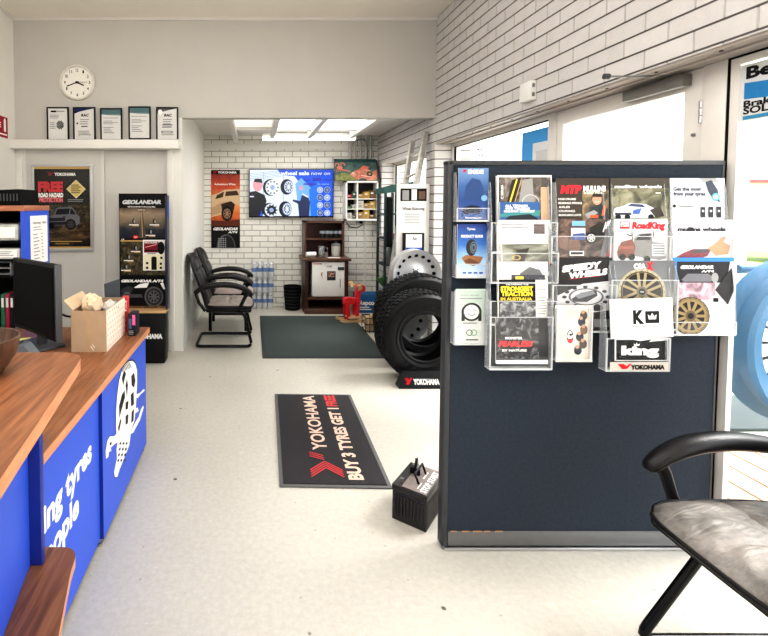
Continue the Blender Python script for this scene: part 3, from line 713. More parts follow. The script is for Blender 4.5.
cv.text('Aon', 12, 6, 3.4, K); cv.rect(0, 14, 30, 18, BL); cv.rect(15, 18, 30, 40, ink((70, 104, 200))); cv.rect(2, 20, 13, 40, W); cv.lines(16, 22, 28, 36, 4, W); cv.rect(2, 28, 6, 36, K); cv.rect(4, 20, 9, 24, G2)
solo(mb, 'flyer', 'white flyer with blue blocks in the pocket of the white sign stand', 'flyer', (fx0, 4.93, fz-.4))
# ---------------- ladder leaning on the right wall
ld = thing('ladder', 'worn aluminium ladder leaning on the brick wall behind the white sign', 'ladder', (1.35, 5.7, 0))
LAD = mat('worn_aluminium', (176, 174, 168), .45, metal=.6, var=.25, scale=25)
def rail_(a, bq, wd=.06, dp=.055):
    d = (V(bq)-V(a)); L = d.length; mx = Matrix.Translation((V(a)+V(bq))/2) @ d.to_track_quat('Z', 'X').to_matrix().to_4x4()
    return MB().box((0, 0, 0), (dp, wd, L), LAD, .004, mx)
T1, B1 = V((1.875, 5.06, 2.34)), V((1.50, 5.06, .01)); T2, B2 = V((1.83, 5.34, 2.28)), V((1.50, 5.34, .01))
for a, bq in ((T1, B1), (T2, B2)): rail_(a, bq).build('rail', ld)
for i in range(9):
    k = .08+i*.105
    a = B1.lerp(T1, k); bq = B2.lerp(T2, k); MB().tube([a, bq], .016, LAD, 10).build('rung', ld)
# ---------------- green stand
GRN_ = mat('dark_green_metal', (32, 48, 50), .5, var=.15, scale=14); GRN2 = mat('green_canvas', (38, 78, 72), .7, var=.15, scale=14)
ga, gb = atY(379.5, 182, 6.25), atY(399, 182, 6.25)
gs = thing('display_rack', 'dark green metal rack with a green top between wall cupboard and white sign', 'rack', ((ga.x+gb.x)/2, 6.2, 0))
gx0, gx1 = ga.x+.015, gb.x-.02
for x in (gx0, gx1-.03):
    for y in (6.05, 6.4): MB().bx(x, x+.03, y, y+.03, 0, 1.72, GRN_).build('post', gs)
for z in (.35, .75, 1.10, 1.42): MB().bx(gx0, gx1, 6.05, 6.43, z, z+.02, GRN_, .002).build('shelf', gs)
mb = MB().prism([(0, 0), (.28, .03), (.42, .1), (.42, .16), (.2, .12), (0, .07)], 0, .42, GRN2, Matrix.Translation((gx0-.02, 6.44, 1.70)) @ RX90); mb.build('canvas_top', gs)
MB().bx(gx0+.08, gx0+.11, 6.03, 6.06, .8, 1.6, GRN2).build('strut', gs)
MB().bx(gx0+.03, gx0+.1, 6.03, 6.05, 1.0, 1.65, BLKM).build('panel', gs)
solo(MB().bx(gx0+.09, gx0+.2, 6.1, 6.25, 1.12, 1.17, mat('dull_red', (150, 40, 46), .5), .006), 'parts_box', 'small red box on the middle shelf of the green rack', 'box', (gx0+.14, 6.2, 1.12))
mb = MB().lathe([(.0, -.02), (.1, -.02), (.12, 0), (.1, .02), (0, .02)], GREY, 28, Matrix.Translation((gx0+.15, 6.1, .77+.12)) @ RX90)
solo(mb, 'disc_rotor', 'round grey disc standing on a lower shelf of the green rack', 'brake disc', (gx0+.15, 6.1, .77))
mb = MB()
for i in range(12):
    a = i*2.4; mb.add([(0, 0, 0), (.05*math.cos(a), .05*math.sin(a), .10+.02*(i % 4)), (.10*math.cos(a+.25), .10*math.sin(a+.25), .12+.02*(i % 3)), (.10*math.cos(a-.25), .10*math.sin(a-.25), .13)], [[0, 2, 1], [0, 1, 3]], mat('leaf_green', (70, 120, 66), .6), Matrix.Translation((gx0+.02, 6.12, .45)))
mb.lathe([(0, .37), (.04, .37), (.05, .45), (.045, .45), (0, .44)], WHT, 20, Matrix.Translation((gx0+.05, 6.12, 0)))
solo(mb, 'potted_plant', 'little green plant on the lowest shelf of the green rack', 'plant', (gx0+.05, 6.12, .37))

# ---------------- wall cupboard with the fish painting on top
CY = 6.86
ca0, ca1 = atY(346, 181, CY), atY(378.3, 220.5, CY)
cx0, cx1, cz1, cz0 = ca0.x, min(ca1.x, 1.895), ca0.z, ca1.z
cb = thing('wall_cupboard', 'open white wall cupboard full of small boxes in the corner', 'cupboard', ((cx0+cx1)/2, 7.0, cz0))
mb = MB(); tt = .022
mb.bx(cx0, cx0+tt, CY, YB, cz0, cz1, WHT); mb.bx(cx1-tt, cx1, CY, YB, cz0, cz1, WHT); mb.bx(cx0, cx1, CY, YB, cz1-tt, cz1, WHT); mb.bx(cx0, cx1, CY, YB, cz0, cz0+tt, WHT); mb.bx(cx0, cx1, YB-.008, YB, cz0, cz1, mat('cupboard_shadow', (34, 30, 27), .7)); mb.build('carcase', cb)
xm = cx0+(cx1-cx0)*.36
MB().bx(xm-.009, xm+.009, CY+.01, YB-.01, cz0+tt, cz1-tt, WHT).build('divider', cb)
H_ = cz1-cz0
shz = [cz0+tt+H_*f for f in (.0, .26, .52)]
for z in shz[1:]:
    MB().bx(cx0+tt, cx1-tt, CY+.02, YB-.01, z-.012, z, WHT).build('shelf', cb)
MB().bx(cx1-.004, cx1+.0, CY-.002, CY, cz0, cz1, BLKM).build('edge_strip', cb)
bcol = [('white', (176, 172, 164)), ('tan', (150, 118, 76)), ('yellow', (166, 134, 66)), ('cream', (180, 166, 136)), ('red', (150, 34, 38)), ('green', (60, 88, 68)), ('brown', (104, 76, 50)), ('grey', (104, 102, 98))]
rows = ['bottom', 'middle', 'top']; k = 0
lay = [[(0, 'white', .09), (0, 'grey', .06), (1, 'tan', .10), (1, 'yellow', .13), (1, 'brown', .07)], [(0, 'green', .04), (0, 'white', .06), (1, 'white', .12), (1, 'tan', .08), (1, 'yellow', .11)], [(0, 'red', .06), (0, 'green', .10), (1, 'tan', .07), (1, 'yellow', .10), (1, 'brown', .12)]]
ordw = ['first', 'second', 'third', 'fourth', 'fifth']
bdict = dict(bcol)
for r_ in range(3):
    px = [cx0+tt+.006, xm+.015]
    for j, (cside, cn, hh) in enumerate(lay[r_]):
        bw = .07 if cside == 0 else .082
        x = px[cside]; px[cside] += bw+.005
        mb = MB().bx(x, x+bw, CY+.03, CY+.17, shz[r_]+.0005, shz[r_]+hh, ink(bdict[cn]), .003)
        cv = Yc(mb, x+.004, shz[r_]+hh-.01, x+bw-.004, shz[r_]+.01, CY+.03, (0, 0, 10, 10)); cv.rect(1, 2, 6, 4, G3 if cn != 'white' else G1); cv.lines(1.5, 6, 8, 9, 2, G2)
        solo(mb, 'parts_carton', '%s carton on the %s shelf of the white wall cupboard, %s from the left' % (cn, rows[r_], ordw[j]), 'carton', (x+bw/2, CY+.1, shz[r_]), 'cartons in the wall cupboard')
# painting leaning on top
fp0, fp1 = atY(334.5, 158.5, 6.95), atY(379, 183, 6.87)
pz1, pz0 = fp0.z, cz1+.002
px0 = fp0.x; px1 = 1.90
fp = thing('fish_painting', 'unframed painting of a pink fish and a crab leaning above the wall cupboard', 'painting', ((px0+px1)/2, 6.9, pz0))
mb = MB(); Y0, Y1 = 6.88, 6.99
vs = [(px0, Y0, pz0), (px1, Y0, pz0), (px1-.03, Y1, pz1-.02), (px0-.0, Y1, pz1), (px0, Y0+.025, pz0), (px1, Y0+.025, pz0), (px1-.03, Y1+.025, pz1-.02), (px0-.0, Y1+.025, pz1)]
mb.add(vs, [[0, 1, 2, 3], [4, 7, 6, 5], [0, 4, 5, 1], [1, 5, 6, 2], [2, 6, 7, 3], [3, 7, 4, 0]], DGREY)
cv = Cv(mb, V(vs[3])+V((.0, -.002, 0)), V(vs[2])+V((.0, -.002, .02)), V(vs[0])+V((0, -.002, 0)), (0, 0, 100, 58))
FT = photo('paint_teal', [(52, 74, 74), (76, 100, 96), (100, 120, 112)], 9); FPK = photo('paint_pink', [(176, 104, 92), (196, 130, 112), (214, 160, 138)], 16)
cv.rect(1, 1, 97, 57, FT); cv.rect(1, 1, 96, 9, ink((44, 70, 70))); cv.poly([(1, 44), (20, 36), (50, 46), (97, 40), (97, 57), (1, 57)], photo('paint_weed', [(88, 104, 66), (140, 140, 88), (66, 84, 66)], 20))
cv.poly([(34, 40), (46, 32), (62, 26), (76, 26), (90, 38), (97, 50), (92, 56), (70, 57), (46, 52)], FPK); cv.poly([(56, 28), (66, 18), (80, 22), (76, 28)], ink((206, 110, 96))); cv.poly([(86, 36), (97, 28), (97, 52)], ink((190, 116, 100))); cv.disc(42, 38, 2.2, W); cv.disc(42, 38, 1.2, K)
cv.ring(80, 40, 3, 7, ink((50, 80, 60))); cv.line(60, 44, 84, 48, 1.5, ink((250, 200, 180)))
cv.disc(12, 24, 7, ink((196, 122, 104)), ry=5); cv.line(14, 28, 36, 34, 3, ink((196, 122, 104))); cv.ring(6, 17, 3, 5.5, ink((196, 122, 104)), a0=-40, a1=220); cv.ring(19, 16, 3, 5.5, ink((196, 122, 104)), a0=-40, a1=220)
for i in range(4): cv.line(6+i*4, 27, 3+i*5, 35, 1.3, ink((200, 96, 84)), up=False)
cv.disc(64, 56, 9, ink((84, 84, 88)), ry=5)
mb.build('canvas', fp)
# cord under the cupboard
q = [atY(346, 222, 7.05), atY(350, 227, 7.05), atY(357, 228, 7.05), atY(362, 225, 7.05), atY(361, 221.5, 7.05)]
pc = thing('power_cord', 'black power cord with a plug hanging below the white wall cupboard', 'cord', tuple(q[2]))
MB().tube(q, .008, BLK, 8).build('cord', pc); MB().box(q[4]-V((0, 0, .012)), (.05, .05, .045), BLK, .01).build('plug', pc)

# ---------------- timber cabinet with a bar fridge
FY = 6.55
a0 = atY(305, 314, FY); a1 = atY(348, 314, FY); zb_ = atY(320, 258.3, FY).z
fx0, fx1 = a0.x, a1.x
fc = thing('fridge_cabinet', 'dark timber cabinet with a hutch around a small white fridge on the back wall', 'cabinet', ((fx0+fx1)/2, 6.8, 0))
mb = MB(); mb.bx(fx0-.01, fx1+.01, FY-.01, YB-.04, 0, .075, DWOOD2, .006); mb.build('plinth', fc)
mb = MB(); mb.bx(fx0, fx0+.045, FY, YB-.04, .075, zb_-.04, DWOOD); mb.bx(fx1-.045, fx1, FY, YB-.04, .075, zb_-.04, DWOOD); mb.bx(fx0+.045, fx1-.045, YB-.06, YB-.04, .075, zb_-.04, BLKM)
mb.bx(fx0+.045, fx1-.045, FY+.0, YB-.06, .205, .245, DWOOD2); mb.bx(fx0+.045, fx1-.045, FY, YB-.06, .075, .09, DWOOD); mb.build('carcase', fc)
bt0, bt1 = atY(302.5, 258, FY), atY(351, 258, FY)
MB().bx(bt0.x, bt1.x, FY-.03, YB-.03, zb_-.04, zb_, DWOOD2, .006).build('benchtop', fc)
HY = 6.74; h0, h1 = atY(304.5, 221, HY), atY(344.5, 221, HY); zt_ = h0.z
mb = MB(); mb.bx(h0.x, h0.x+.03, HY, YB-.02, zb_, zt_, DWOOD2); mb.bx(h1.x-.03, h1.x, HY, YB-.02, zb_, zt_, DWOOD2); mb.bx(h0.x, h1.x, HY, YB-.02, zt_-.03, zt_, DWOOD2); mb.bx(h0.x+.03, h1.x-.03, YB-.04, YB-.02, zb_, zt_-.03, wood('hutch_back', (64, 26, 20), (92, 42, 32), 2, 6)); mb.build('hutch', fc)
zs = zb_+(zt_-zb_)*.49
MB().bx(h0.x+.03, h1.x-.03, HY+.01, YB-.04, zs-.012, zs+.012, DWOOD2).build('shelf', fc)
f0, f1 = atY(312, 262, FY+.01), atY(344.5, 296.5, FY+.01)
fg = thing('bar_fridge', 'small white bar fridge with a photo magnet inside the timber cabinet', 'fridge', ((f0.x+f1.x)/2, 6.8, .247))
MB().bx(f0.x+.005, f1.x-.005, FY+.06, YB-.08, .247, f0.z-.01, WHT).build('case', fg)
mb = MB().bx(f0.x, f1.x, FY+.005, FY+.055, .25, f0.z, WHT, .01)
cv = Yc(mb, f0.x, f0.z, f1.x, .25, FY+.004, (0, 0, 100, 106))
cv.rect(3, 4, 30, 7, ink((190, 100, 90))); cv.text('CHEF', 44, 16, 5, G2)
cv.rect(46, 28, 72, 56, ink((60, 56, 60))); cv.rect(49, 31, 69, 46, photo('fridge_photo', [(40, 40, 44), (120, 60, 60), (200, 190, 180)], 40)); cv.disc(59, 36, 4, SKIN); cv.disc(30, 34, 3, OCH); cv.line(30, 34, 32, 50, 1.2, OCH); cv.disc(29, 40, 2, K); mb.build('door', fg)
MB().bx(f1.x-.1, f1.x-.01, FY-.004, FY+.006, f0.z-.115, f0.z-.07, DGREY, .004).build('handle', fg)
MB().bx(f1.x-.068, f1.x-.06, FY-.002, FY+.006, f0.z-.36, f0.z-.24, DGREY, .002).build('pen', fg)
# glasses, canister, jug, paper
GL = acrylic('drinking_glass', (220, 226, 230), .25, .05)
gl0 = thing('drinking_glass', 'dark cup with a pale band on the upper hutch shelf, first from the left', 'cup', (0, 0, 0), group='cups on the hutch shelf')
mb = MB().lathe([(0, 0), (.028, 0), (.033, .02), (.036, .07), (.036, .125), (.033, .125), (.03, .02), (0, .015)], mat('smoky_cup', (44, 42, 46), .15), 24); mb.build('cup', gl0, local=True)
mb = MB().lathe([(.0366, .065), (.0372, .068), (.0372, .102), (.0366, .105)], ink((150, 156, 164)), 24); mb.build('band', gl0, local=True)
for i in range(5):
    u = 322.2+i*4.6; x = atY(u, 230, HY+.1).x; L = 'dark cup with a pale band on the upper hutch shelf, %s from the left' % ordw[i]
    if i == 0: gl0.location = (x, HY+.1, zs+.0125)
    else: tree_copy(gl0, (x, HY+.1, zs+.0125), 0, L)
q = atY(336, 250, HY+.08)
cn = thing('canister', 'white lidded canister on the timber cabinet top', 'canister', (q.x, HY+.08, zb_))
MB().lathe([(0, 0), (.06, 0), (.066, .01), (.07, .15), (.066, .155), (0, .155)], mat('canister_white', (196, 194, 188), .35), 28).build('body', cn, local=True)
MB().lathe([(.072, .155), (.073, .175), (.05, .195), (.016, .2), (.016, .215), (0, .217)], GREY, 28).build('lid', cn, local=True)
q = atY(311, 253, HY-.02)
mb = MB().tube([(q.x-.07, HY-.02, zb_+.036), (q.x+.07, HY+.02, zb_+.036)], .036, PAPER, 20); solo(mb, 'paper_roll', 'roll of white paper towel lying on the timber cabinet top', 'paper roll', (q.x, HY, zb_))
q = atY(321.5, 250, HY+.1)
jg = thing('glass_jug', 'clear glass jug on the timber cabinet between paper roll and canister', 'jug', (q.x, HY+.1, zb_))
MB().lathe([(0, 0), (.04, 0), (.05, .03), (.045, .1), (.05, .15), (.046, .15), (.041, .1), (.046, .03), (0, .01)], GL, 24).build('body', jg, local=True)
MB().tube([(.045, 0, .13), (.085, 0, .12), (.085, 0, .06), (.047, 0, .04)], .007, GL, 8).build('handle', jg, local=True)
q = atY(326, 254, FY+.1)
mb = MB().lathe([(0, 0), (.03, 0), (.034, .07), (.03, .07), (.027, .006), (0, .006)], ink((120, 116, 112)), 20, Matrix.Translation((q.x, FY+.12, zb_))); solo(mb, 'mug', 'small grey mug at the front edge of the timber cabinet', 'mug', (q.x, FY+.12, zb_))
solo(MB().bx(q.x+.02, q.x+.2, FY+.02, FY+.09, zb_, zb_+.006, PAPER), 'paper_sheet', 'loose white paper lying at the front of the timber cabinet', 'paper', (q.x+.1, FY+.05, zb_))
# ---------------- waste bin
q = atZ(292.5, 309.5, 0); by = 6.86; bxx = atY(292.5, 300, by).x
bn = thing('waste_bin', 'round black mesh waste bin beside the timber cabinet', 'bin', (bxx, by, 0))
zt_b = atY(292, 287.5, by-.12).z
mb = MB().lathe([(0, .004), (.105, .004), (.105, 0), (.108, 0), (.135, zt_b), (.132, zt_b), (.104, .01)], BLKM, 32); mb.build('basket', bn, local=True)
mb = MB().lathe([(.131, zt_b-.004), (.139, zt_b-.004), (.139, zt_b+.006), (.131, zt_b+.006)], BLK, 32, closed=True); mb.build('rim', bn, local=True)
mb = MB()
for k in range(1, 7): mb.lathe([(.108+.027*k/7, zt_b*k/7-.002), (.111+.027*k/7, zt_b*k/7), (.108+.027*k/7, zt_b*k/7+.002)], DGREY, 32)
mb.build('wire_hoops', bn, local=True)
# ---------------- water packs
BOT = acrylic('pet_bottle', (232, 236, 240), .55, .12); LBLU = ink((70, 110, 165)); CAPW = ink((236, 238, 240))
wp = thing('water_pack', 'shrink-wrapped pack of water bottles, bottom of the stack by the wall', 'water bottles', (0, 0, 0), group='water packs stacked by the back wall')
hp = .232
def bottle_bm(x, y): return MB().lathe([(0, 0), (.036, 0), (.04, .012), (.04, .08), (.037, .09), (.04, .1), (.04, .155), (.016, .2), (.015, .215)], BOT, 18, Matrix.Translation((x, y, .002)))
for i in range(4):
    for j in range(2):
        x, y = -.126+.084*i, -.042+.084*j
        o = bottle_bm(x, y).build('bottle', wp, local=True)
        MB().lathe([(.0405, .092), (.041, .094), (.041, .148), (.0405, .15)], LBLU, 18, Matrix.Translation((x, y, .002))).build('label', o, local=True)
        MB().lathe([(.017, .205), (.017, .226), (0, .228)], CAPW, 14, Matrix.Translation((x, y, .002))).build('cap', o, local=True)
WR = acrylic('shrink_wrap', (236, 238, 240), .1, .12)
b_ = bmesh.new(); bmesh.ops.create_cube(b_, size=1); bmesh.ops.scale(b_, vec=(.345, .175, hp-.002), verts=b_.verts); bmesh.ops.bevel(b_, geom=b_.edges[:], offset=.025, segments=3, profile=.5, affect='EDGES')
mb = MB().bm(b_, WR, Matrix.Translation((0, 0, hp/2))); mb.build('wrap', wp, local=True)
xwp = atY(262, 290, 6.95).x
for i, L in enumerate(('bottom', 'middle', 'top')):
    lab = 'shrink-wrapped pack of water bottles, %s of the stack by the wall' % L
    if i == 0: wp.location = (xwp, 6.96, 0)
    else: tree_copy(wp, (xwp+.004*i, 6.96, i*hp), 0, lab)
# ---------------- posters and television on the back wall
p0, p1 = atY(211, 170, YB-.01), atY(240, 249, YB-.01)
mb = MB().bx(p0.x, p1.x, YB-.008, YB, p1.z, p0.z, PAPER)
cv = Yc(mb, p0.x, p0.z, p1.x, p1.z, YB-.008, (0, 0, 29, 79))
cv.rect(0, 0, 29, 78, grad('sunset_print', p1.z, p0.z, [(20, 14, 14), (60, 28, 20), (196, 96, 46), (226, 150, 90), (190, 74, 46), (120, 40, 34)]))
cv.rect(0, 0, 29, 4.2, K); cv.yoko(2.2, 3.4, 2.4, RED, W, w=19, bold=2); cv.text('Adventure Wins.', 3, 15, 1.9, W, w=22, bold=1)
cv.poly([(0, 25), (5, 24), (14, 19.5), (29, 19), (29, 36), (25, 34), (12, 44), (0, 47)], ink((206, 176, 140))); cv.poly([(4, 29), (6, 25), (13, 21.5), (12, 27)], ink((70, 50, 40))); cv.poly([(14, 26), (15, 21.5), (26, 20.5), (28, 25)], ink((70, 50, 40)))
cv.poly([(0, 38), (11, 32), (20, 31), (22, 36), (12, 42), (0, 46)], ink((182, 150, 116))); cv.poly([(10, 34), (20, 31), (24, 34), (22, 44), (12, 46)], ink((50, 34, 28)))
cv.wheel(16, 43.5, 5.6, K, ink((150, 120, 96)), ink((60, 44, 36)), 1.35, sp=8); cv.poly([(0, 50), (14, 51), (29, 49), (29, 60), (0, 60)], ink((92, 44, 28)))
cv.rect(0, 56, 29, 78, K); cv.text('GEOLANDAR', 1.8, 60, 2.6, W, w=25, bold=2, sh=.35); cv.text('A/T4', 17, 63, 2, W, w=9, bold=2, sh=.35)
cv.disc(15, 78, 9.5, G2, ry=14, a0=0, a1=180); cv.disc(16, 78, 7.5, ink((40, 40, 42)), ry=12.5, a0=0, a1=180); cv.l += .0004
for i in range(5):
    for j in range(4): cv.rect(7+j*2.2, 68+i*2, 8.4+j*2.2, 69.2+i*2, G1, up=False)
solo(mb, 'wall_poster', 'tall orange poster with a pale off-road car on the white brick wall', 'poster', (p0.x, YB, p1.z))
TY = YB-.07
p0, p1 = atY(249, 169, TY), atY(333.3, 217.3, TY)
tv = thing('wall_tv', 'wide wall television showing a bright blue wheel sale advert', 'television', ((p0.x+p1.x)/2, TY, p1.z))
MB().bx(p0.x, p1.x, TY, TY+.05, p1.z, p0.z, BLK, .005).build('case', tv)
MB().bx((p0.x+p1.x)/2-.2, (p0.x+p1.x)/2+.2, TY+.05, YB, (p0.z+p1.z)/2-.15, (p0.z+p1.z)/2+.15, DGREY).build('bracket', tv)
mb = MB(); g = .012
e_ = lambda n, c, s=1.0: emis('screen_'+n, c, s, (5, 5, 5))
EW, EB, EN, ED, ES, EG = e_('white', (226, 236, 252), 1.0), e_('blue', (26, 90, 224)), e_('navy', (40, 30, 130)), e_('dark', (14, 18, 30)), e_('skin', (226, 160, 170)), e_('grey', (150, 175, 215))
cv = Yc(mb, p0.x+g, p0.z-g, p1.x-g, p1.z+g*1.6, TY-.001, (0, 0, 84, 46))
cv.rect(0, 0, 84, 46, EB); cv.poly([(0, 0), (52, 0), (52, 46), (0, 46)], EW); cv.poly([(40, 0), (84, 0), (84, 46), (60, 46), (56, 20)], EB); cv.poly([(44, 0), (84, 0), (84, 5), (50, 6)], e_('blue2', (30, 90, 220)))
cv.poly([(46, 14), (52, 8), (62, 18), (64, 46), (50, 46)], e_('haze', (120, 180, 250))); cv.poly([(60, 20), (70, 10), (72, 46), (62, 46)], e_('blue3', (30, 120, 250)))
for i in range(5): cv.line(0, 4+i*1.6, 30+i*3, 1+i, .5, EG, up=(i == 0))
cv.line(14, 2, 14, 26, .6, EG); cv.line(34, 3, 34, 44, .6, EG)
for (x, y, r, k) in ((22, 17.5, 7.8, 1.08), (21, 40, 7.6, .95)):
    cv.disc(x-1, y, r, ED, ry=r*k); cv.disc(x+1, y, r*.92, EW if y < 20 else ED, ry=r*.92*k); cv.ring(x+1, y, r*.62, r*.9, EW, k); cv.l += .0004
    for i in range(10): cv.disc(x+1+r*.7*math.cos(i*.628), y+r*.7*k*math.sin(i*.628), r*.1, ED, up=False)
    cv.disc(x+1, y, r*.3, EG, ry=r*.3*k)
for (x, y, r) in ((37.5, 17, 6.5), (36, 39, 6.5)):
    cv.disc(x, y, r, ED, ry=r*1.2); cv.disc(x+1.8, y, r*.72, EG, ry=r*.95); cv.wheel(x+1.8, y, r*.7, EG, EW, ED, 1.3, sp=10, rr=.9)
cv.disc(8, 15, 5, ES, ry=6.5); cv.poly([(4, 12), (5, 9), (12, 9), (13, 13)], ED); cv.poly([(0, 22), (6, 21), (15, 25), (17, 31), (13, 46), (0, 46)], ED); cv.rect(0, 26, 4, 27.2, EW); cv.poly([(10, 46), (12, 40), (13, 46)], EB)
cv.disc(52, 18, 1.8, ES, ry=2.6); cv.poly([(50, 46), (49, 34), (43, 31), (44, 29.5), (51, 31), (53, 24), (58, 25), (61, 32), (60, 46)], EN if False else e_('suit', (40, 50, 90))); cv.line(53, 24, 59, 27, 1.6, EW)
cv.poly([(28, 0), (84, 0), (84, 6.4), (40, 6.2), (31, 4)], e_('band', (24, 80, 210)))
cv.text('wheel sale', 31, 5.2, 3.6, EW, w=29, bold=2); cv.text('now on', 62, 5.2, 3.6, EW, w=19, bold=0)
cv.text('Over', 54, 11, 2.2, e_('purple', (60, 40, 170)), w=7); cv.text('200', 63, 11, 3, e_('purple', (60, 40, 170)), w=9, bold=2); cv.text('wheel', 74, 11, 2.2, e_('purple', (60, 40, 170)), w=9); cv.text('designs', 54, 15, 2, e_('purple', (60, 40, 170)), w=13, bold=2); cv.text('in store', 69, 15, 1.8, EG, w=11)
for i in range(4):
    for j in range(2):
        x, y = 71+j*7.2, 20+i*7.6; cv.disc(x, y, 3.1, EW); cv.wheel(x, y, 2.8, ED if (i+j) % 2 else EG, EG if (i+j) % 2 else EW, EN, sp=6+i)
mb.build('screen', tv)

# ---------------- armchairs
SEATG = mat('faded_vinyl', (134, 126, 118), .5, var=.25, scale=6, bump=.15, bscale=30)
def creased(name, dark, light):
    m, t, b = nt(name)
    tc = N(t, 'ShaderNodeTexCoord'); mp = N(t, 'ShaderNodeMapping'); mp.inputs['Scale'].default_value = (3.0, 9.0, 3.0); mp.inputs['Rotation'].default_value = (0, 0, .5)
    no = N(t, 'ShaderNodeTexNoise'); no.inputs['Scale'].default_value = 1.6; no.inputs['Detail'].default_value = 6; no.inputs['Distortion'].default_value = 1.4
    n2 = N(t, 'ShaderNodeTexNoise'); n2.inputs['Scale'].default_value = 5; n2.inputs['Detail'].default_value = 8; n2.inputs['Roughness'].default_value = .7
    t.links.new(tc.outputs['Object'], mp.inputs[0]); t.links.new(mp.outputs[0], no.inputs['Vector']); t.links.new(tc.outputs['Object'], n2.inputs['Vector'])
    r = N(t, 'ShaderNodeMapRange'); r.inputs['From Min'].default_value = .36; r.inputs['From Max'].default_value = .64; t.links.new(n2.outputs[0], r.inputs[0])
    t.links.new(mixcol(t, r.outputs[0], lin(dark), lin(light)), b.inputs['Base Color']); b.inputs['Roughness'].default_value = .5; b.inputs['Specular IOR Level'].default_value = .35
    bp = N(t, 'ShaderNodeBump'); bp.inputs['Strength'].default_value = .8; bp.inputs['Distance'].default_value = .02; t.links.new(no.outputs[0], bp.inputs['Height'])
    b2 = N(t, 'ShaderNodeBump'); b2.inputs['Strength'].default_value = .25; b2.inputs['Distance'].default_value = .006; t.links.new(n2.outputs[0], b2.inputs['Height']); t.links.new(bp.outputs[0], b2.inputs['Normal'])
    t.links.new(b2.outputs[0], b.inputs['Normal']); return m
def arm_path():
    return [(-.33, .60), (-.27, .655), (-.16, .688), (-.02, .70), (.10, .69), (.19, .662), (.25, .625), (.285, .59)]
def cushion(mb, x0, x1, y0, y1, zb0, zt0, mtop, mside, nx=56, ny=56):
    vs = []; fs = []; k = nx+1
    def P(i, j, top):
        a, b2_ = -1+2*i/nx, -1+2*j/ny
        sx = a; sy = b2_
        # rounded corners
        cx_, cy_ = (x0+x1)/2, (y0+y1)/2; hx, hy = (x1-x0)/2, (y1-y0)/2
        f = 1-.15*(a**4*b2_**4)
        x = cx_+hx*sx*f; y = cy_+hy*sy*f
        edge = (1-a**8)*(1-b2_**8)
        if top:
            z = zt0-.03*(1-edge)-.012*math.exp(-((x-cx_)/.013)**2)*(1-abs(b2_)**3)-.012*math.exp(-((y-cy_)/.013)**2)*(1-abs(a)**3)-.018*math.exp(-(((x-cx_)**2+(y-cy_)**2)/.002))
            z += .018*(1-a*a)*(1-b2_*b2_)+(.004*math.sin(23*x+5*y)*math.sin(17*y-7*x)+.004*math.sin(61*y+14*math.sin(9*x))*math.exp(-((x-.12)/.16)**2))*edge - .012*(a > .6)*(a-.6)/.4*(1 if True else 0)
        else: z = zb0-.0*edge
        return (x, y, z)
    for top in (True, False):
        o = len(vs)
        for i in range(nx+1):
            for j in range(ny+1): vs.append(P(i, j, top))
        for i in range(nx):
            for j in range(ny):
                q = [o+i*(ny+1)+j, o+(i+1)*(ny+1)+j, o+(i+1)*(ny+1)+j+1, o+i*(ny+1)+j+1]
                fs.append(q if top else q[::-1])
    mb.add(vs, fs, mtop)
    per = [(i, 0) for i in range(nx)]+[(nx, j) for j in range(ny)]+[(i, ny) for i in range(nx, 0, -1)]+[(0, j) for j in range(ny, 0, -1)]
    o = (nx+1)*(ny+1); ring = [i*(ny+1)+j for i, j in per]; n = len(ring)
    k0 = len(mb.v)-len(vs); mi = mb.mi(mside)
    for q in range(n):
        w2 = (q+1) % n
        mb.f.append([k0+ring[q], k0+o+ring[q], k0+o+ring[w2], k0+ring[w2]]); mb.m.append(mi)
    # piping round the top edge
    mb.tube([mb.v[k0+r_] for r_ in ring[::4]], .009, mside, 8, closed=True)
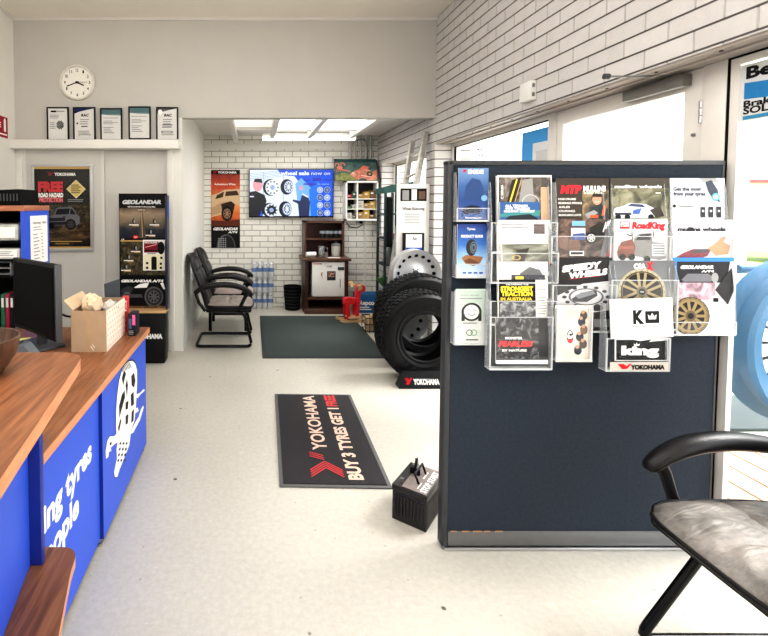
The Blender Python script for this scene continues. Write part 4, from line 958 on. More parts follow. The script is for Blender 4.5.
def make_chair(label, group, sled=True, seatmat=SEATG, fx=.20, hy=.255, dz=0, dax=0, sx1=.30, bf=.285):
    t_ = thing('armchair', label, 'chair', (0, 0, 0), group=group)
    mb = MB(); cushion(mb, -.24, sx1, -.265, .265, .425+dz, .485+dz, seatmat, LEATH); mb.build('seat', t_, local=True)
    mb = MB(); mb.box((.03, 0, .405+dz), (.50, .50, .045), BLK, .02); mb.build('seat_pan', t_, local=True)
    # backrest: padded slab reclining, rounded top
    mb = MB(); ny, nz = 18, 22; vs = []; fs = []
    def B(j, k, front):
        b2_ = -1+2*j/ny; c2 = k/nz
        w_ = .235+.03*math.sin(math.pi*min(1, c2*.9)); w_ *= (1-.35*max(0, (c2-.8)/.2)**2.2)
        z = .46+.54*c2; xx = -.235-.185*c2**1.2
        th = .055*(1-abs(b2_)**6*.8)*(1-.75*max(0, (c2-.88)/.12)**2)
        dent = .014*(math.exp(-((c2-.38)/.025)**2)+math.exp(-((c2-.68)/.025)**2)+.7*math.exp(-(b2_/.05)**2))
        x = xx+(th-dent if front else -.018)+.02*b2_*b2_
        return (x, b2_*w_, z)
    for front in (True, False):
        o = len(vs)
        for j in range(ny+1):
            for k in range(nz+1): vs.append(B(j, k, front))
        for j in range(ny):
            for k in range(nz):
                q = [o+j*(nz+1)+k, o+(j+1)*(nz+1)+k, o+(j+1)*(nz+1)+k+1, o+j*(nz+1)+k+1]; fs.append(q if front else q[::-1])
    per = [(j, 0) for j in range(ny)]+[(ny, k) for k in range(nz)]+[(j, nz) for j in range(ny, 0, -1)]+[(0, k) for k in range(nz, 0, -1)]
    ring = [j*(nz+1)+k for j, k in per]; o = (ny+1)*(nz+1)
    for q in range(len(ring)):
        w2 = (q+1) % len(ring); fs.append([ring[q], ring[w2], o+ring[w2], o+ring[q]])
    mb.add(vs, fs, LEATH); mb.build('backrest', t_, local=True, ang=50)
    for s_ in (-1, 1):
        y = s_*.29
        pth = [(x+dax*(.5+x), y, z-.4*abs(dz)) for x, z in arm_path()]
        # smooth path
        mb = MB(); sm = []
        for i in range(len(pth)-1):
            for q in range(4): sm.append(V(pth[i]).lerp(V(pth[i+1]), q/4))
        sm.append(V(pth[-1]))
        for _ in range(3): sm = [sm[0]]+[(sm[i-1]+sm[i]*2+sm[i+1])/4 for i in range(1, len(sm)-1)]+[sm[-1]]
        nn = len(sm); rr_ = [.022+.021*math.sin(math.pi*min(1, .15+.85*i/(nn-1)*.9)) for i in range(nn)]; rr_[-1] = .016; rr_[-2] = .025; rr_[0] = .018
        mb.tube(sm, rr_, LEATH, 14, ry=[.022+.010*math.sin(math.pi*i/(nn-1)) for i in range(nn-1)]+[.012]); o = mb.build('armrest', t_, local=True, ang=60)
        mb = MB(); mb.tube([(.24+.7*dax, y, .61), (.215+.7*dax, y, .57), (.18+.35*dax, y*.985, .50), (.145, y*.95, .42)], [.024, .021, .019, .02], BLK, 12, ry=[.02, .017, .015, .015], up=(0, 1, 0)); mb.build('arm_support', o, local=True)
        mb = MB(); mb.tube([(-.32, y, .61), (-.285, y*.97, .50), (-.22, y*.93, .41)], .018, BLK, 12); mb.build('arm_bracket', o, local=True)
    if sled:
        def fil(P, n=5, d=.06):
            out = [V(P[0])]
            for i in range(1, len(P)-1):
                a, b_, c3 = V(P[i-1]), V(P[i]), V(P[i+1]); p1_ = b_+(a-b_).normalized()*d; p2_ = b_+(c3-b_).normalized()*d
                for q in range(n+1):
                    tt_ = q/n; out.append(p1_*(1-tt_)**2+b_*2*tt_*(1-tt_)+p2_*tt_**2)
            out.append(V(P[-1])); return out
        y = hy
        P = [(-.12, -y, .39), (fx, -y, .385), (bf, -y, .02), (-.32, -y, .02), (-.32, y, .02), (bf, y, .02), (fx, y, .385), (-.12, y, .39)]
        mb = MB(); mb.tube(fil(P), .0165, BLKG, 12); mb.build('sled_frame', t_, local=True)
    else:
        for sx in (-.24, .20):
            for s_ in (-1, 1):
                MB().tube([(sx, s_*.235, .40), (sx, s_*.24, 0)], .02, BLK, 10, ry=.02).build('leg', t_, local=True)
        mb = MB()
        mb.tube([(-.24, .238, .09), (.20, .238, .09)], .012, BLK, 8); mb.build('stretcher', t_, local=True)
    return t_
ch = make_chair('black vinyl armchair on a bent tube base at the alcove wall, nearer the door', 'black armchairs', True)
ch.location = (-.285, 5.24, 0)
# second alcove chair on straight legs
ch2 = make_chair('black vinyl armchair on straight legs, behind the other chair at the alcove wall', 'black armchairs', False, mat('faded_vinyl_pink', (160, 146, 142), .5, var=.2, scale=6))
ch2.location = (-.275, 5.92, 0)
ch3 = make_chair('large black armchair with a worn grey seat in front of the shopfront', 'black armchairs', True, creased('worn_grey_vinyl', (76, 73, 70), (146, 140, 134)), .085, .205, .022, -.04, .322, .34)
ch3.location = (1.70, 1.375, 0); ch3.rotation_euler.z = math.pi
# ---------------- red rocking moose, box and basket
ms = V((.0, 0, 0)); mq = atZ(349, 321, 0); my = 6.12
mx0 = atY(352, 318, my).x
mo = thing('rocking_moose', 'small red wooden rocking moose with pale rockers beside the fridge cabinet', 'toy', (mx0, my, 0))
REDP = mat('red_lacquer', (206, 34, 44), .35, var=.06)
ry_ = .09
for s_ in (-1, 1):
    mb = MB(); pts = []
    for i in range(13):
        a = -.30+.6*i/12; pts.append((a, .30*a*a+.0))
    top_ = [(a, z+.035) for a, z in pts[::-1]]
    mb.prism([(a, z) for a, z in pts]+top_, -.01, .01, LWOOD, Matrix.Translation((0, s_*ry_, .001)) @ RX90); mb.build('rocker', mo, local=True)
    for x, lean in ((-.13, -.02), (.09, .02)):
        mb = MB(); mb.prism([(x-.028-lean, .03), (x+.028-lean, .03), (x+.04, .27), (x-.04, .27)], -.011, .011, REDP, Matrix.Translation((0, s_*(ry_-.022), 0)) @ RX90); mb.build('leg', mo, local=True)
mb = MB(); mb.prism([(-.19, .24), (-.17, .30), (-.1, .315), (.06, .30), (.13, .30), (.16, .26), (.13, .235), (-.15, .225)], -.055, .055, REDP, RX90); mb.build('body', mo, local=True)
mb = MB(); mb.prism([(.06, .27), (.15, .26), (.17, .37), (.26, .375), (.275, .42), (.25, .45), (.17, .475), (.09, .47), (.075, .40)], -.03, .03, REDP, RX90); mb.build('head', mo, local=True)
mb = MB(); mb.tube([(.12, -.15, .45), (.12, .15, .45)], .013, LWOOD, 10); mb.build('handle', mo, local=True)
for s_ in (-1, 1):
    mb = MB(); mb.prism([(.05, .45), (.03, .51), (.0, .515), (.02, .54), (.06, .53), (.08, .55), (.1, .535), (.12, .47)], -.008, .008, LWOOD, Matrix.Translation((0, s_*.05, 0)) @ Matrix.Rotation(R(s_*25), 4, 'X') @ RX90); mb.build('antler', mo, local=True)
MB().bx(-.12, .1, -.12, .12, .06, .078, LWOOD).build('footboard', mo, local=True)
mo.rotation_euler.z = R(12); mo.scale = (.66, .8, 1.06)
q0, q1 = atY(357, 309, 6.62), atY(376.5, 293, 6.62)
mb = MB().bx(q0.x, q1.x, 6.62, 6.9, 0, q1.z-.03, ink((44, 92, 140)), .004)
mb.add([(q0.x, 6.62, q1.z-.03), (q1.x, 6.62, q1.z-.03), (q1.x, 6.64, q1.z+.02), (q0.x, 6.64, q1.z+.02)], [[0, 1, 2, 3]], ink((54, 104, 150)))
cv = Yc(mb, q0.x, q1.z-.03, q1.x, 0, 6.62, (0, 0, 28, 26)); cv.text('Repco', 3, 14, 6, W, w=22, bold=2); cv.lines(4, 17, 22, 23, 2, W)
solo(mb, 'cardboard_carton', 'blue carton with white lettering on the floor behind the red moose', 'carton', ((q0.x+q1.x)/2, 6.75, 0))
q0 = atZ(372, 328, 0); bk = thing('wire_basket', 'small dark basket of timber offcuts at the mat edge beside the tyres', 'basket', (1.45, 5.62, 0))
BX = 1.50; BY = 5.68
mb = MB()
for z in (.02, .1, .18):
    mb.tube([(BX-.12, BY-.1, z), (BX+.12, BY-.1, z), (BX+.12, BY+.1, z), (BX-.12, BY+.1, z)], .006, BLK, 6, closed=True)
for i in range(6):
    for s_ in (-.1, .1): mb.tube([(BX-.12+i*.048, BY+s_, 0.0), (BX-.12+i*.048, BY+s_, .18)], .004, BLK, 6)
mb.build('wires', bk)
for i, L in enumerate(('left', 'middle', 'right')):
    mb = MB().bx(BX-.095+i*.065, BX-.05+i*.065, BY-.08, BY+.08, .026, .17+.02*i, LWOOD, .003); solo(mb, 'timber_block', 'timber block standing in the wire basket, %s one of the three' % L, 'block', (BX-.07+i*.065, BY, .026), 'timber blocks in the basket')
# ================================================================== reception, wall pictures, brochure board
def stack_rect(mb, TL, TR, BL, th, m, dirn):
    BR = BL+(TR-TL); d = V(dirn).normalized()*th
    vs = [TL, TR, BR, BL, TL+d, TR+d, BR+d, BL+d]
    mb.add(vs, [[0, 3, 2, 1], [4, 5, 6, 7], [0, 1, 5, 4], [1, 2, 6, 5], [2, 3, 7, 6], [3, 0, 4, 7]], m)
# ---------------- low counter
XC = -.672
yA = atX(104, 546, XC).y; yE = atX(146.4, 443, XC).y
ZL = .775; XE = -.652
lc = thing('reception_counter', 'low royal blue counter with a wooden top and white lettering on its front', 'counter', (XC, 2.2, 0))
ZLb = ZL-.037
yj = atZ(104, 379, ZL).y
XBK = -1.46
MB().bx(XBK, XE, yj+.0008, yE+.03, ZLb, ZL, WOOD, .003).build('worktop', lc); MB().bx(XBK, XE, 1.42, yj-.0008, ZLb, ZL, WOOD, .003).build('worktop', lc)
e = MB(); e.bx(XE-.001, XE+.0015, 1.421, yE+.029, ZLb+.002, ZL-.002, WOODE); e.build('edge_band', lc)
far_ = MB(); far_.bx(XC-.02, XC, yA, yE, .035, ZLb, BLUE)
def px(pts, m, lift=.0006, X=XC): far_.add([atX(u, v, X)+V((lift, 0, 0)) for u, v in pts], [list(range(len(pts)))], m)
Z31 = lambda L: [(95+x/4.233, 350+y/4.24) for x, y in L]
# white tyre-shaped emblem with trailing strokes
def emblem(L, m, lf): px(Z31(L), m, lf)
def grow(L, k):
    cx, cy = sum(p[0] for p in L)/len(L), sum(p[1] for p in L)/len(L)
    return [(cx+(x-cx)*k, cy+(y-cy)*k) for x, y in L]
tyre_o = [(88, 330), (88, 260), (93, 190), (101, 130), (112, 88), (126, 62), (142, 48), (158, 46), (170, 58), (177, 86), (178, 130), (175, 190), (172, 250), (166, 300), (152, 340), (146, 390), (128, 420), (100, 400), (90, 365)]
arm_l = [(92, 352), (80, 366), (62, 366), (52, 384), (44, 430), (46, 462), (56, 452), (58, 432), (68, 428), (66, 414), (84, 398), (98, 388)]
leg_l = [(98, 372), (90, 420), (92, 460), (80, 520), (84, 540), (94, 538), (104, 505), (124, 456), (146, 400), (140, 360)]
str_a = [(168, 200), (180, 204), (192, 188), (206, 176), (211, 168), (204, 166), (190, 182), (174, 188)]
str_b = [(148, 356), (160, 352), (176, 322), (190, 296), (206, 244), (204, 234), (194, 250), (184, 282), (168, 310), (158, 328)]
str_c = [(166, 250), (180, 244), (184, 258), (172, 268)]
for L in (leg_l, arm_l, str_a, str_b, str_c, tyre_o): px(Z31(grow(L, 1.04)), K, .0005)
for i, L in enumerate((leg_l, arm_l, str_a, str_b, str_c, tyre_o)): px(Z31(L), W, .0009+.0001*i)
for L in ([(112, 120), (122, 86), (130, 100), (118, 150)], [(100, 240), (112, 190), (124, 170), (126, 200), (112, 250), (102, 290)], [(128, 150), (134, 120), (138, 150), (134, 200)], [(152, 110), (164, 96), (170, 130), (164, 160), (154, 150)], [(150, 190), (162, 176), (164, 230), (152, 240)], [(154, 262), (164, 250), (162, 300), (152, 310)], [(128, 224), (140, 214), (138, 250), (128, 254)], [(128, 280), (140, 270), (138, 310), (128, 318)], [(96, 330), (106, 290), (110, 300), (100, 350)], [(62, 392), (70, 390), (68, 402), (60, 404)]): px(Z31(L), K, .0017)
for i in range(4):
    for j in range(3): px(Z31([(102+j*13-i*3, 395+i*24), (110+j*13-i*3, 388+i*24), (110+j*13-i*3, 398+i*24), (103+j*13-i*3, 404+i*24)]), K, .0017)
for i in range(7): px(Z31([(110+i*5, 76-i*4), (113+i*5, 74-i*4), (118+i*6, 92-i*3), (115+i*6, 94-i*3)]), G2, .0017)
far_.build('front_panel', lc)
XC2 = XC-.016
nr = MB().bx(XC2-.02, XC2, 1.48, yA, .035, ZLb, BLUE)
r1 = atX(91.5, 460, XC2); l1_ = atX(43, 532.5, XC2); tp = atX(91.5, 446, XC2)
cv = Cv(nr, V((XC2, 0, 1)), V((XC2, 3, 1)), V((XC2, 0, 0)), (0, 0, 300, 100)); zz = lambda z: (1-z)*100
zb1 = (r1.z+l1_.z)/2
WB = ink((236, 240, 246))
cv.text('ing tyres', l1_.y*100, zz(zb1), 9.2, WB, w=(r1.y-l1_.y)*100, bold=1.7)
r2 = atX(78.6, 506, XC2); cv.text('people', r2.y*100-(r1.y-l1_.y)*100*.80, zz(zb1-.135), 9.2, WB, w=(r1.y-l1_.y)*100*.80, bold=1.7)
nr.build('front_panel', lc)
g = MB(); g.bx(XC2, XC-.0005, yA-.001, yA+.02, .035, ZLb, BLUED); g.build('panel_edge', lc)
MB().bx(XBK+.02, XC-.025, yE-.03, yE-.005, .02, ZLb, BLUED).build('end_panel', lc); MB().bx(XBK, XBK+.02, 1.48, yE-.005, .02, ZLb, BLUED).build('back_panel', lc)
for y in (yA+.01, yE-.03, 1.6):
    f = MB().lathe([(0, 0), (.014, 0), (.015, .012), (.006, .016), (.006, .04), (0, .04)], STEEL, 14, Matrix.Translation((XC-.024, y, 0))); f.build('foot', lc)
# ---------------- high reception desk, turned a little
ZT = 1.10
E1, E2 = atZ(76, 366, ZT), atZ(0, 479, ZT); du = (E2-E1).normalized()
yT = 1.405
def along(P, y): return P.x+du.x/du.y*(y-P.y)
hd = thing('reception_desk', 'high reception desk with a wooden top, blue panel and low bag shelf', 'desk', (-.6, .9, 0))
pts = [(-1.30, yT), (-.600, yT)]
C_ = V((along(E1, yT-.07)-.075, yT-.08, 0))
for i in range(1, 8):
    a = R(90-90*i/8+6); pts.append((C_.x+.075*math.cos(a), C_.y+.078*math.sin(a)))
pts += [(along(E1, 1.29), 1.29), (along(E1, .30), .30), (-1.30, .30)]
pts = pts[::-1]
MB().prism(pts, ZT-.034, ZT, WOOD, mside=WOODE).build('desktop', hd)
PB = atZ(30, 565, .45)
def pl_x(y): return PB.x+.183*(PB.y-y)
yP = PB.y
mb = MB(); mb.prism([(pl_x(yP), yP), (pl_x(yP)-.02, yP), (pl_x(.32)-.02, .32), (pl_x(.32), .32)], 0.02, ZT-.034, BLUE); mb.build('front_panel', hd)
mb = MB(); mb.bx(-1.28, pl_x(yP)+.036, yP, yP+.024, .02, ZT-.034, BLUED, .002); mb.build('end_panel', hd)
ZS = .45; S1 = atZ(73, 560, ZS); S2 = atZ(58.5, 636, ZS); ds = (S2-S1).normalized(); sx = lambda y: S1.x+ds.x/ds.y*(y-S1.y)
yS = atZ(50, 547, ZS).y
pts = [(pl_x(yP)-.06, yS-.0), (sx(S1.y)-.06, yS)]
for i in range(1, 8):
    a = R(90-90*i/8); pts.append((sx(S1.y-.02)-.055+.055*math.cos(a), yS-.06+.06*math.sin(a)))
pts += [(sx(S1.y-.05), S1.y-.05), (sx(.32), .32), (pl_x(.32)+.001, .32), (pl_x(yP-.002)+.001, yP-.002), (pl_x(yP)+.037, yP-.002), (pl_x(yP)+.037, yP+.026), (pl_x(yP)-.06, yP+.026)]
MB().prism(pts[::-1], ZS-.03, ZS, WOOD, mside=WOODE).build('bag_shelf', hd)
# bowl
q = atZ(-6, 371, ZT)
mb = MB().lathe([(0, .006), (.05, .006), (.055, 0), (.06, .004), (.092, .05), (.104, .10), (.097, .10), (.085, .055), (.05, .02), (0, .016)], wood('bowl_timber', (58, 38, 30), (98, 70, 54), 2, 6), 36, Matrix.Translation((q.x-.025, q.y-.03, ZT)))
solo(mb, 'wooden_bowl', 'dark turned wooden bowl on the high reception desk at the picture edge', 'bowl', (q.x-.025, q.y-.03, ZT))
# ---------------- carton on the low counter
f0, f1 = atY(71.5, 360, 2.42), atY(106.5, 361, 2.42)
bx0, bx1 = f0.x, f1.x; bz1 = atY(100, 311, 2.42).z; by0, by1 = 2.42, 2.42+.36
CARD = mat('brown_card', (168, 142, 116), .75, var=.06, scale=14); CARDI = mat('card_inside', (196, 172, 142), .8, var=.06)
bo = thing('cardboard_box', 'open brown cardboard box with an orange printed side on the low counter', 'box', ((bx0+bx1)/2, 2.6, ZL))
mb = MB(); t_ = .006
mb.bx(bx0, bx1, by0, by0+t_, ZL+.0005, bz1, CARD); mb.bx(bx0, bx1, by1-t_, by1, ZL+.0005, bz1, CARD); mb.bx(bx0, bx0+t_, by0+t_, by1-t_, ZL+.0005, bz1, CARD); mb.bx(bx1-t_, bx1, by0+t_, by1-t_, ZL+.0005, bz1, CARD); mb.bx(bx0+t_, bx1-t_, by0+t_, by1-t_, ZL+.0005, ZL+.006, CARD)
cv = Cv(mb, V((bx1, by0+.004, bz1)), V((bx1, by1-.002, bz1)), V((bx1, by0+.004, ZL+.001)), (0, 0, 36, 24))
cv.rect(0, 0, 36, 24, ink((238, 228, 216))); rn = random.Random(3); cv.l += .0003; PO = ink((226, 168, 120))
for i in range(9):
    for j in range(7):
        x, y = 2.2+i*3.9+(j % 2)*1.6, 1.8+j*3.3
        k = (i+j) % 3
        if k == 0: cv.ring(x, y, .5, .95, PO, n=10, up=False)
        elif k == 1: cv.line(x-.9, y-.6, x+.9, y+.6, .5, PO, up=False); cv.line(x-.9, y+.6, x+.9, y-.6, .5, PO, up=False)
        else: cv.text('%', x-.8, y+.9, 1.7, PO)
cv = Yc(mb, bx0, bz1, bx1, ZL, by0, (0, 0, 20, 26)); cv.rect(9, 0, 11.5, 26, mat('packing_tape', (176, 150, 118), .2)); cv.line(11, 22, 13, 25, .3, W); cv.line(12, 21, 13.4, 23, .3, W)
mb.build('carton', bo)
mb = MB(); stack_rect(mb, V((bx0-.05, by0+.02, bz1+.05)), V((bx0-.03, by1-.12, bz1+.06)), V((bx0+.0, by0+.02, bz1)), .004, CARDI, (1, 0, .3)); mb.build('flap', bo)
def crumple(mb, c, r, m, seed, sc=(1, 1, 1)):
    b = bmesh.new(); bmesh.ops.create_icosphere(b, subdivisions=3, radius=r); rn = random.Random(seed)
    for v in b.verts: v.co *= .78+.4*rn.random()
    mb.bm(b, m, Matrix.Translation(V(c)) @ Matrix.Diagonal((*sc, 1)))
mb = MB(); crumple(mb, (bx0+.065, by0+.13, bz1+.0), .06, ink((214, 190, 160)), 1, (.85, 1.2, 1.1)); solo(mb, 'packing_paper', 'crumpled tan packing paper poking out of the cardboard box', 'paper', (bx0+.065, by0+.13, bz1-.07))
mb = MB(); crumple(mb, (bx0+.14, by0+.22, bz1-.03), .05, mat('plastic_wrap', (196, 192, 186), .25), 2, (.85, 1.4, .8)); solo(mb, 'plastic_wrap', 'crumpled grey plastic wrap inside the cardboard box', 'plastic wrap', (bx0+.14, by0+.22, bz1-.08))
# tablet panel, red and black packs beyond the box
q0, q1 = atY(104.5, 285, 2.86), atY(119.5, 298, 2.86)
tp_ = thing('tablet', 'dark grey tablet propped upright behind the cardboard box', 'tablet', ((q0.x+q1.x)/2, 2.86, ZL))
mb = MB(); stack_rect(mb, atY(104, 284, 2.86), atY(119, 279, 2.88), atY(106.5, 340, 2.83), .01, mat('tablet_grey', (62, 68, 76), .3), (0, 1, 0)); mb.build('screen', tp_)
MB().box(((q0.x+q1.x)/2, 2.89, ZL+.05), (.05, .03, .10), DGREY, .004).build('stand', tp_)
def pack(u0, v0, u1, v1, y, d, m, name, label, art=None):
    p0, p1 = atY(u0, v0, y), atY(u1, v1, y); mb = MB().bx(p0.x, p1.x, y, y+d, ZL+.0005, p0.z, m, .002)
    if art: art(mb, p0, p1, y, d)
    return solo(mb, name, label, 'pack', ((p0.x+p1.x)/2, y+d/2, ZL))
def art_red(mb, p0, p1, y, d): 
    cv = Yc(mb, p0.x, p0.z, p1.x, ZL, y, (0, 0, 10, 20)); cv.rect(1, 2, 9, 8, W); cv.text('20', 3, 7, 4, RED)
pack(121.5, 297, 127.5, 340, 2.80, .05, mat('pack_red', (196, 44, 52), .4), 'red_pack', 'red packet standing upright behind the cardboard box', art_red)
def art_blk(mb, p0, p1, y, d):
    cv = Yc(mb, p0.x, p0.z, p1.x, ZL, y, (0, 0, 10, 24)); cv.rect(6, 1, 10, 12, PINK); cv.rect(1, 5, 5, 16, ink((70, 90, 120))); cv.lines(1, 18, 8, 23, 3, G1)
pack(127.8, 314, 135.5, 340, 2.72, .1, ink((30, 34, 44)), 'black_pack', 'black packet with a pink corner at the counter edge by the box', art_blk)
# ---------------- monitor
mo_ = thing('computer_monitor', 'large black computer monitor on the staff side of the low counter', 'monitor', (-1.2, 2.55, ZL))
ML, MR = V((-1.375, 2.69, 0)), V((-.99, 2.36, 0)); dM = (MR-ML).normalized(); nM = V((dM.y, -dM.x, 0))
zt0 = atY(60.5, 264.5, MR.y).z; zbm = atY(61, 342, MR.y).z
ctr_ = (ML+MR)/2; rotM = Matrix.Rotation(math.atan2(dM.y, dM.x), 4, 'Z'); LM = (MR-ML).length
MB().box((ctr_.x, ctr_.y, (zt0+zbm)/2), (LM, .03, zt0-zbm), BLK, .006, rotM).build('housing', mo_)
MB().box((ctr_.x+nM.x*.017, ctr_.y+nM.y*.017, (zt0+zbm)/2), (LM-.04, .004, zt0-zbm-.04), BLKM, 0, rotM).build('screen', mo_)
MB().box((MR.x+dM.x*.0, MR.y, (zt0+zbm)/2), (.012, .036, zt0-zbm), DGREY, .003, rotM).build('side_edge', mo_)
MB().box((ctr_.x-nM.x*.03, ctr_.y-nM.y*.03, ZL+.10), (.07, .03, .2), DGREY, .004, rotM).build('neck', mo_)
MB().box((ctr_.x-nM.x*.0, ctr_.y-nM.y*.0, ZL+.008), (.26, .2, .015), DGREY, .006, rotM).build('base', mo_)
# small things at the desk
q = atZ(22, 341, ZL)
solo(MB().box((q.x, q.y, ZL+.004), (.09, .07, .007), ink((226, 216, 130)), 0, .4), 'sticky_notes', 'pad of yellow sticky notes below the monitor', 'notes', (q.x, q.y, ZL))
q = atZ(30, 345, ZL); q.x += .02; q.y -= .10
solo(MB().box((q.x, q.y, ZL+.003), (.10, .08, .005), ink((150, 110, 130)), 0, -.3), 'price_card', 'mauve printed card on the counter beside the sticky notes', 'card', (q.x, q.y, ZL))
q = atZ(45, 346, ZL)
ph = thing('card_reader', 'grey card reader standing on the counter below the monitor edge', 'card reader', (-1.02, 2.17, ZL))
mb = MB(); mb.prism([(0, 0), (.10, 0), (.10, .03), (.03, .115), (0, .115)], -.035, .035, mat('reader_grey', (92, 98, 104), .4), Matrix.Translation((-1.10, 2.19, ZL+.0005)) @ RX90); mb.build('body', ph)
mb = MB().tube([atY(60, 312, 2.6)-V((.02, 0, 0)), atY(66, 316, 2.62), atY(72, 317, 2.64), V((-.97, 2.75, ZL+.05)), V((-1.05, 2.8, ZL+.01))], .006, BLK, 8); solo(mb, 'monitor_cable', 'black cable looping from the monitor behind the cardboard box', 'cable', (-1.0, 2.75, ZL))
# ---------------- shelf unit with the blue end
XH = -1.5; hy0, hy1 = atX(24, 230, XH).y, atX(49, 230, XH).y; HZ = atX(24, 211, XH).z; HZT = atX(24, 205.5, XH).z
hs = thing('shelf_unit', 'dark shelf unit with a blue end panel and wooden top behind the monitor', 'shelf unit', (-1.9, (hy0+hy1)/2, 0))
HXL = -2.42
mb = MB().bx(XH-.022, XH, hy0, hy1, 0, HZ, BLUE); mb.build('end_panel', hs)
MB().bx(HXL, XH-.022, hy1-.015, hy1, 0, HZ, BLKM).build('back_panel', hs); MB().bx(HXL, HXL+.02, hy0, hy1-.015, 0, HZ, BLUED).build('end_panel', hs)
MB().bx(HXL, XH+.004, hy0-.006, hy1+.004, HZ, HZT, wood('shelf_top', (140, 84, 60), (186, 122, 92), 0, 6), .002).build('top', hs)
zsh = [atY(10, v, hy0).z for v in (241, 259.5, 276, 330)]
for z in zsh: MB().bx(HXL+.02, XH-.022, hy0+.01, hy1-.015, z-.016, z, BLKM).build('shelf', hs)
mb = MB(); c0, c1 = atX(30, 216, XH), atX(47, 216, XH); zb0 = atX(40, 263, XH).z
mb.bx(XH+.0003, XH+.0012, c0.y, c1.y, zb0, c0.z, PAPER)
cv = Cv(mb, V((XH+.0012, c0.y, c0.z)), V((XH+.0012, c1.y, c0.z)), V((XH+.0012, c0.y, zb0)), (0, 0, 20, 48)); cv.text('Opening', 2.5, 8, 2.2, G2, w=9); cv.text('list', 14, 8, 2.2, G2, w=4); cv.lines(2.5, 11, 15, 16, 2, G1, .3, .3)
for i in range(8): cv.rect(2.5, 18+i*3.4, 7.5+i % 3, 19+i*3.4, G1); cv.rect(11.5, 17.6+i*3.4, 13.5, 18.6+i*3.4, G1)
solo(mb, 'price_list', 'white printed list taped to the blue end panel of the shelf unit', 'paper list', (XH, c0.y, zb0))
# crate on top
k0, k1 = atX(30.5, 205, XH-.05), atX(34, 205, XH-.02)
cz = HZT; czt = atY(30, 189.5, hy0+.12).z
cr_ = thing('plastic_crate', 'black slotted plastic crate on top of the shelf unit', 'crate', (-1.9, hy0+.2, cz))
x0_, x1_ = -2.15, XH-.035
mb = MB(); mb.prism([(x0_, cz), (x1_, cz), (x1_-.012, czt), (x0_+.2, czt-.015), (x0_, czt-.08)], 0, .26, BLKM, Matrix.Translation((0, hy0+.30, 0)) @ RX90); mb.build('body', cr_)
mb = MB()
for i in range(6): mb.bx(x1_-.14+i*.022, x1_-.132+i*.022, hy0+.038, hy0+.0402, cz+.03, czt-.03, DGREY)
mb.build('slots', cr_)
# trays, folders
zA, zB_, zC, zD = zsh
mb = MB(); w0, w1 = HXL+.14, XH-.05
mb.bx(w0, w1, hy0+.02, hy0+.3, zA+.0005, zA+.11, mat('tray_clear_grey', (176, 176, 172), .3, var=.25, scale=20), .01); mb.bx(w0+.02, w1-.02, hy0+.016, hy0+.02, zA+.02, zA+.09, PAPER)
solo(mb, 'storage_tray', 'pale translucent storage box on the upper shelf of the shelf unit', 'storage box', (-1.9, hy0+.15, zA))
mb = MB(); mb.bx(HXL+.1, XH-.04, hy0+.02, hy0+.28, zB_+.0005, zB_+.07, ink((196, 194, 186)), .004); cv = Yc(mb, XH-.3, zB_+.062, XH-.06, zB_+.012, hy0+.02, (0, 0, 24, 5)); cv.rect(0, 0, 24, 5, W); cv.rect(1, .5, 7, 2, YEL); cv.lines(9, 1, 22, 4.5, 3, G1); cv.rect(1, 2.6, 5, 4.4, GRN)
solo(mb, 'file_box', 'flat white file box with labels on the middle shelf of the shelf unit', 'file box', (-1.9, hy0+.15, zB_))
mb = MB()
for i in range(3): mb.bx(HXL+.2, XH-.1, hy0+.02, hy0+.24, zC+.006+i*.04, zC+.012+i*.04, GREY); 
for x in (HXL+.2, XH-.108): mb.bx(x, x+.008, hy0+.02, hy0+.24, zC+.0005, zC+.105, GREY)
solo(mb, 'letter_tray', 'grey stacking letter tray on the lower shelf of the shelf unit', 'letter tray', (-1.9, hy0+.1, zC))
zc_ = zD
cols = [('green', (40, 96, 70)), ('crimson', (150, 36, 66)), ('black', (26, 26, 28)), ('grey', (110, 110, 112))]
for i, (n_, c) in enumerate(cols):
    x = atY(1+i*4.6, 320, hy0+.02).x
    mb = MB().bx(x, x+.026, hy0+.02, hy0+.24, zc_+.0005, zc_+.235, ink(c), .003); cv = Yc(mb, x+.003, zc_+.21, x+.023, zc_+.14, hy0+.02, (0, 0, 5, 10)); cv.rect(0.5, 0, 4.5, 9, G3 if n_ != 'grey' else W)
    solo(mb, 'ring_binder', '%s ring binder standing on the lowest shelf of the shelf unit' % n_, 'binder', (x+.013, hy0+.12, zc_), 'binders in the shelf unit')
# ---------------- framed poster on the sliding door
YP = YF-.002
p0, p1 = atY(31.5, 164, YP), atY(94, 251, YP)
po = thing('framed_poster', 'large framed black poster with a grey pickup on the left sliding door', 'poster', ((p0.x+p1.x)/2, YP, p1.z))
mb = MB(); fw = .03
for a, b_ in (((p0.x, p1.x), (p0.z-fw, p0.z)), ((p0.x, p1.x), (p1.z, p1.z+fw))): mb.bx(a[0], a[1], YP-.018, YP, b_[0], b_[1], SILV, .004)
for a in ((p0.x, p0.x+fw), (p1.x-fw, p1.x)): mb.bx(a[0], a[1], YP-.018, YP, p1.z+fw, p0.z-fw, SILV, .004)
mb.build('frame', po)
mb = MB().bx(p0.x+fw, p1.x-fw, YP-.008, YP, p1.z+fw, p0.z-fw, OCH)
cv = Yc(mb, p0.x, p0.z, p1.x, p1.z, YP-.008, (31.5, 164, 94, 251)); S_ = lambda x, y: (25+x/6.69, 160+y/6.69)
a, b_ = S_(62, 60); c_2, d_ = S_(440, 578); cv.rect(a, b_, c_2, d_, grad('poster_dark', p1.z+.03, p0.z, [(16, 15, 14), (48, 38, 30), (34, 28, 22), (22, 22, 22), (34, 32, 30), (22, 21, 21)]))
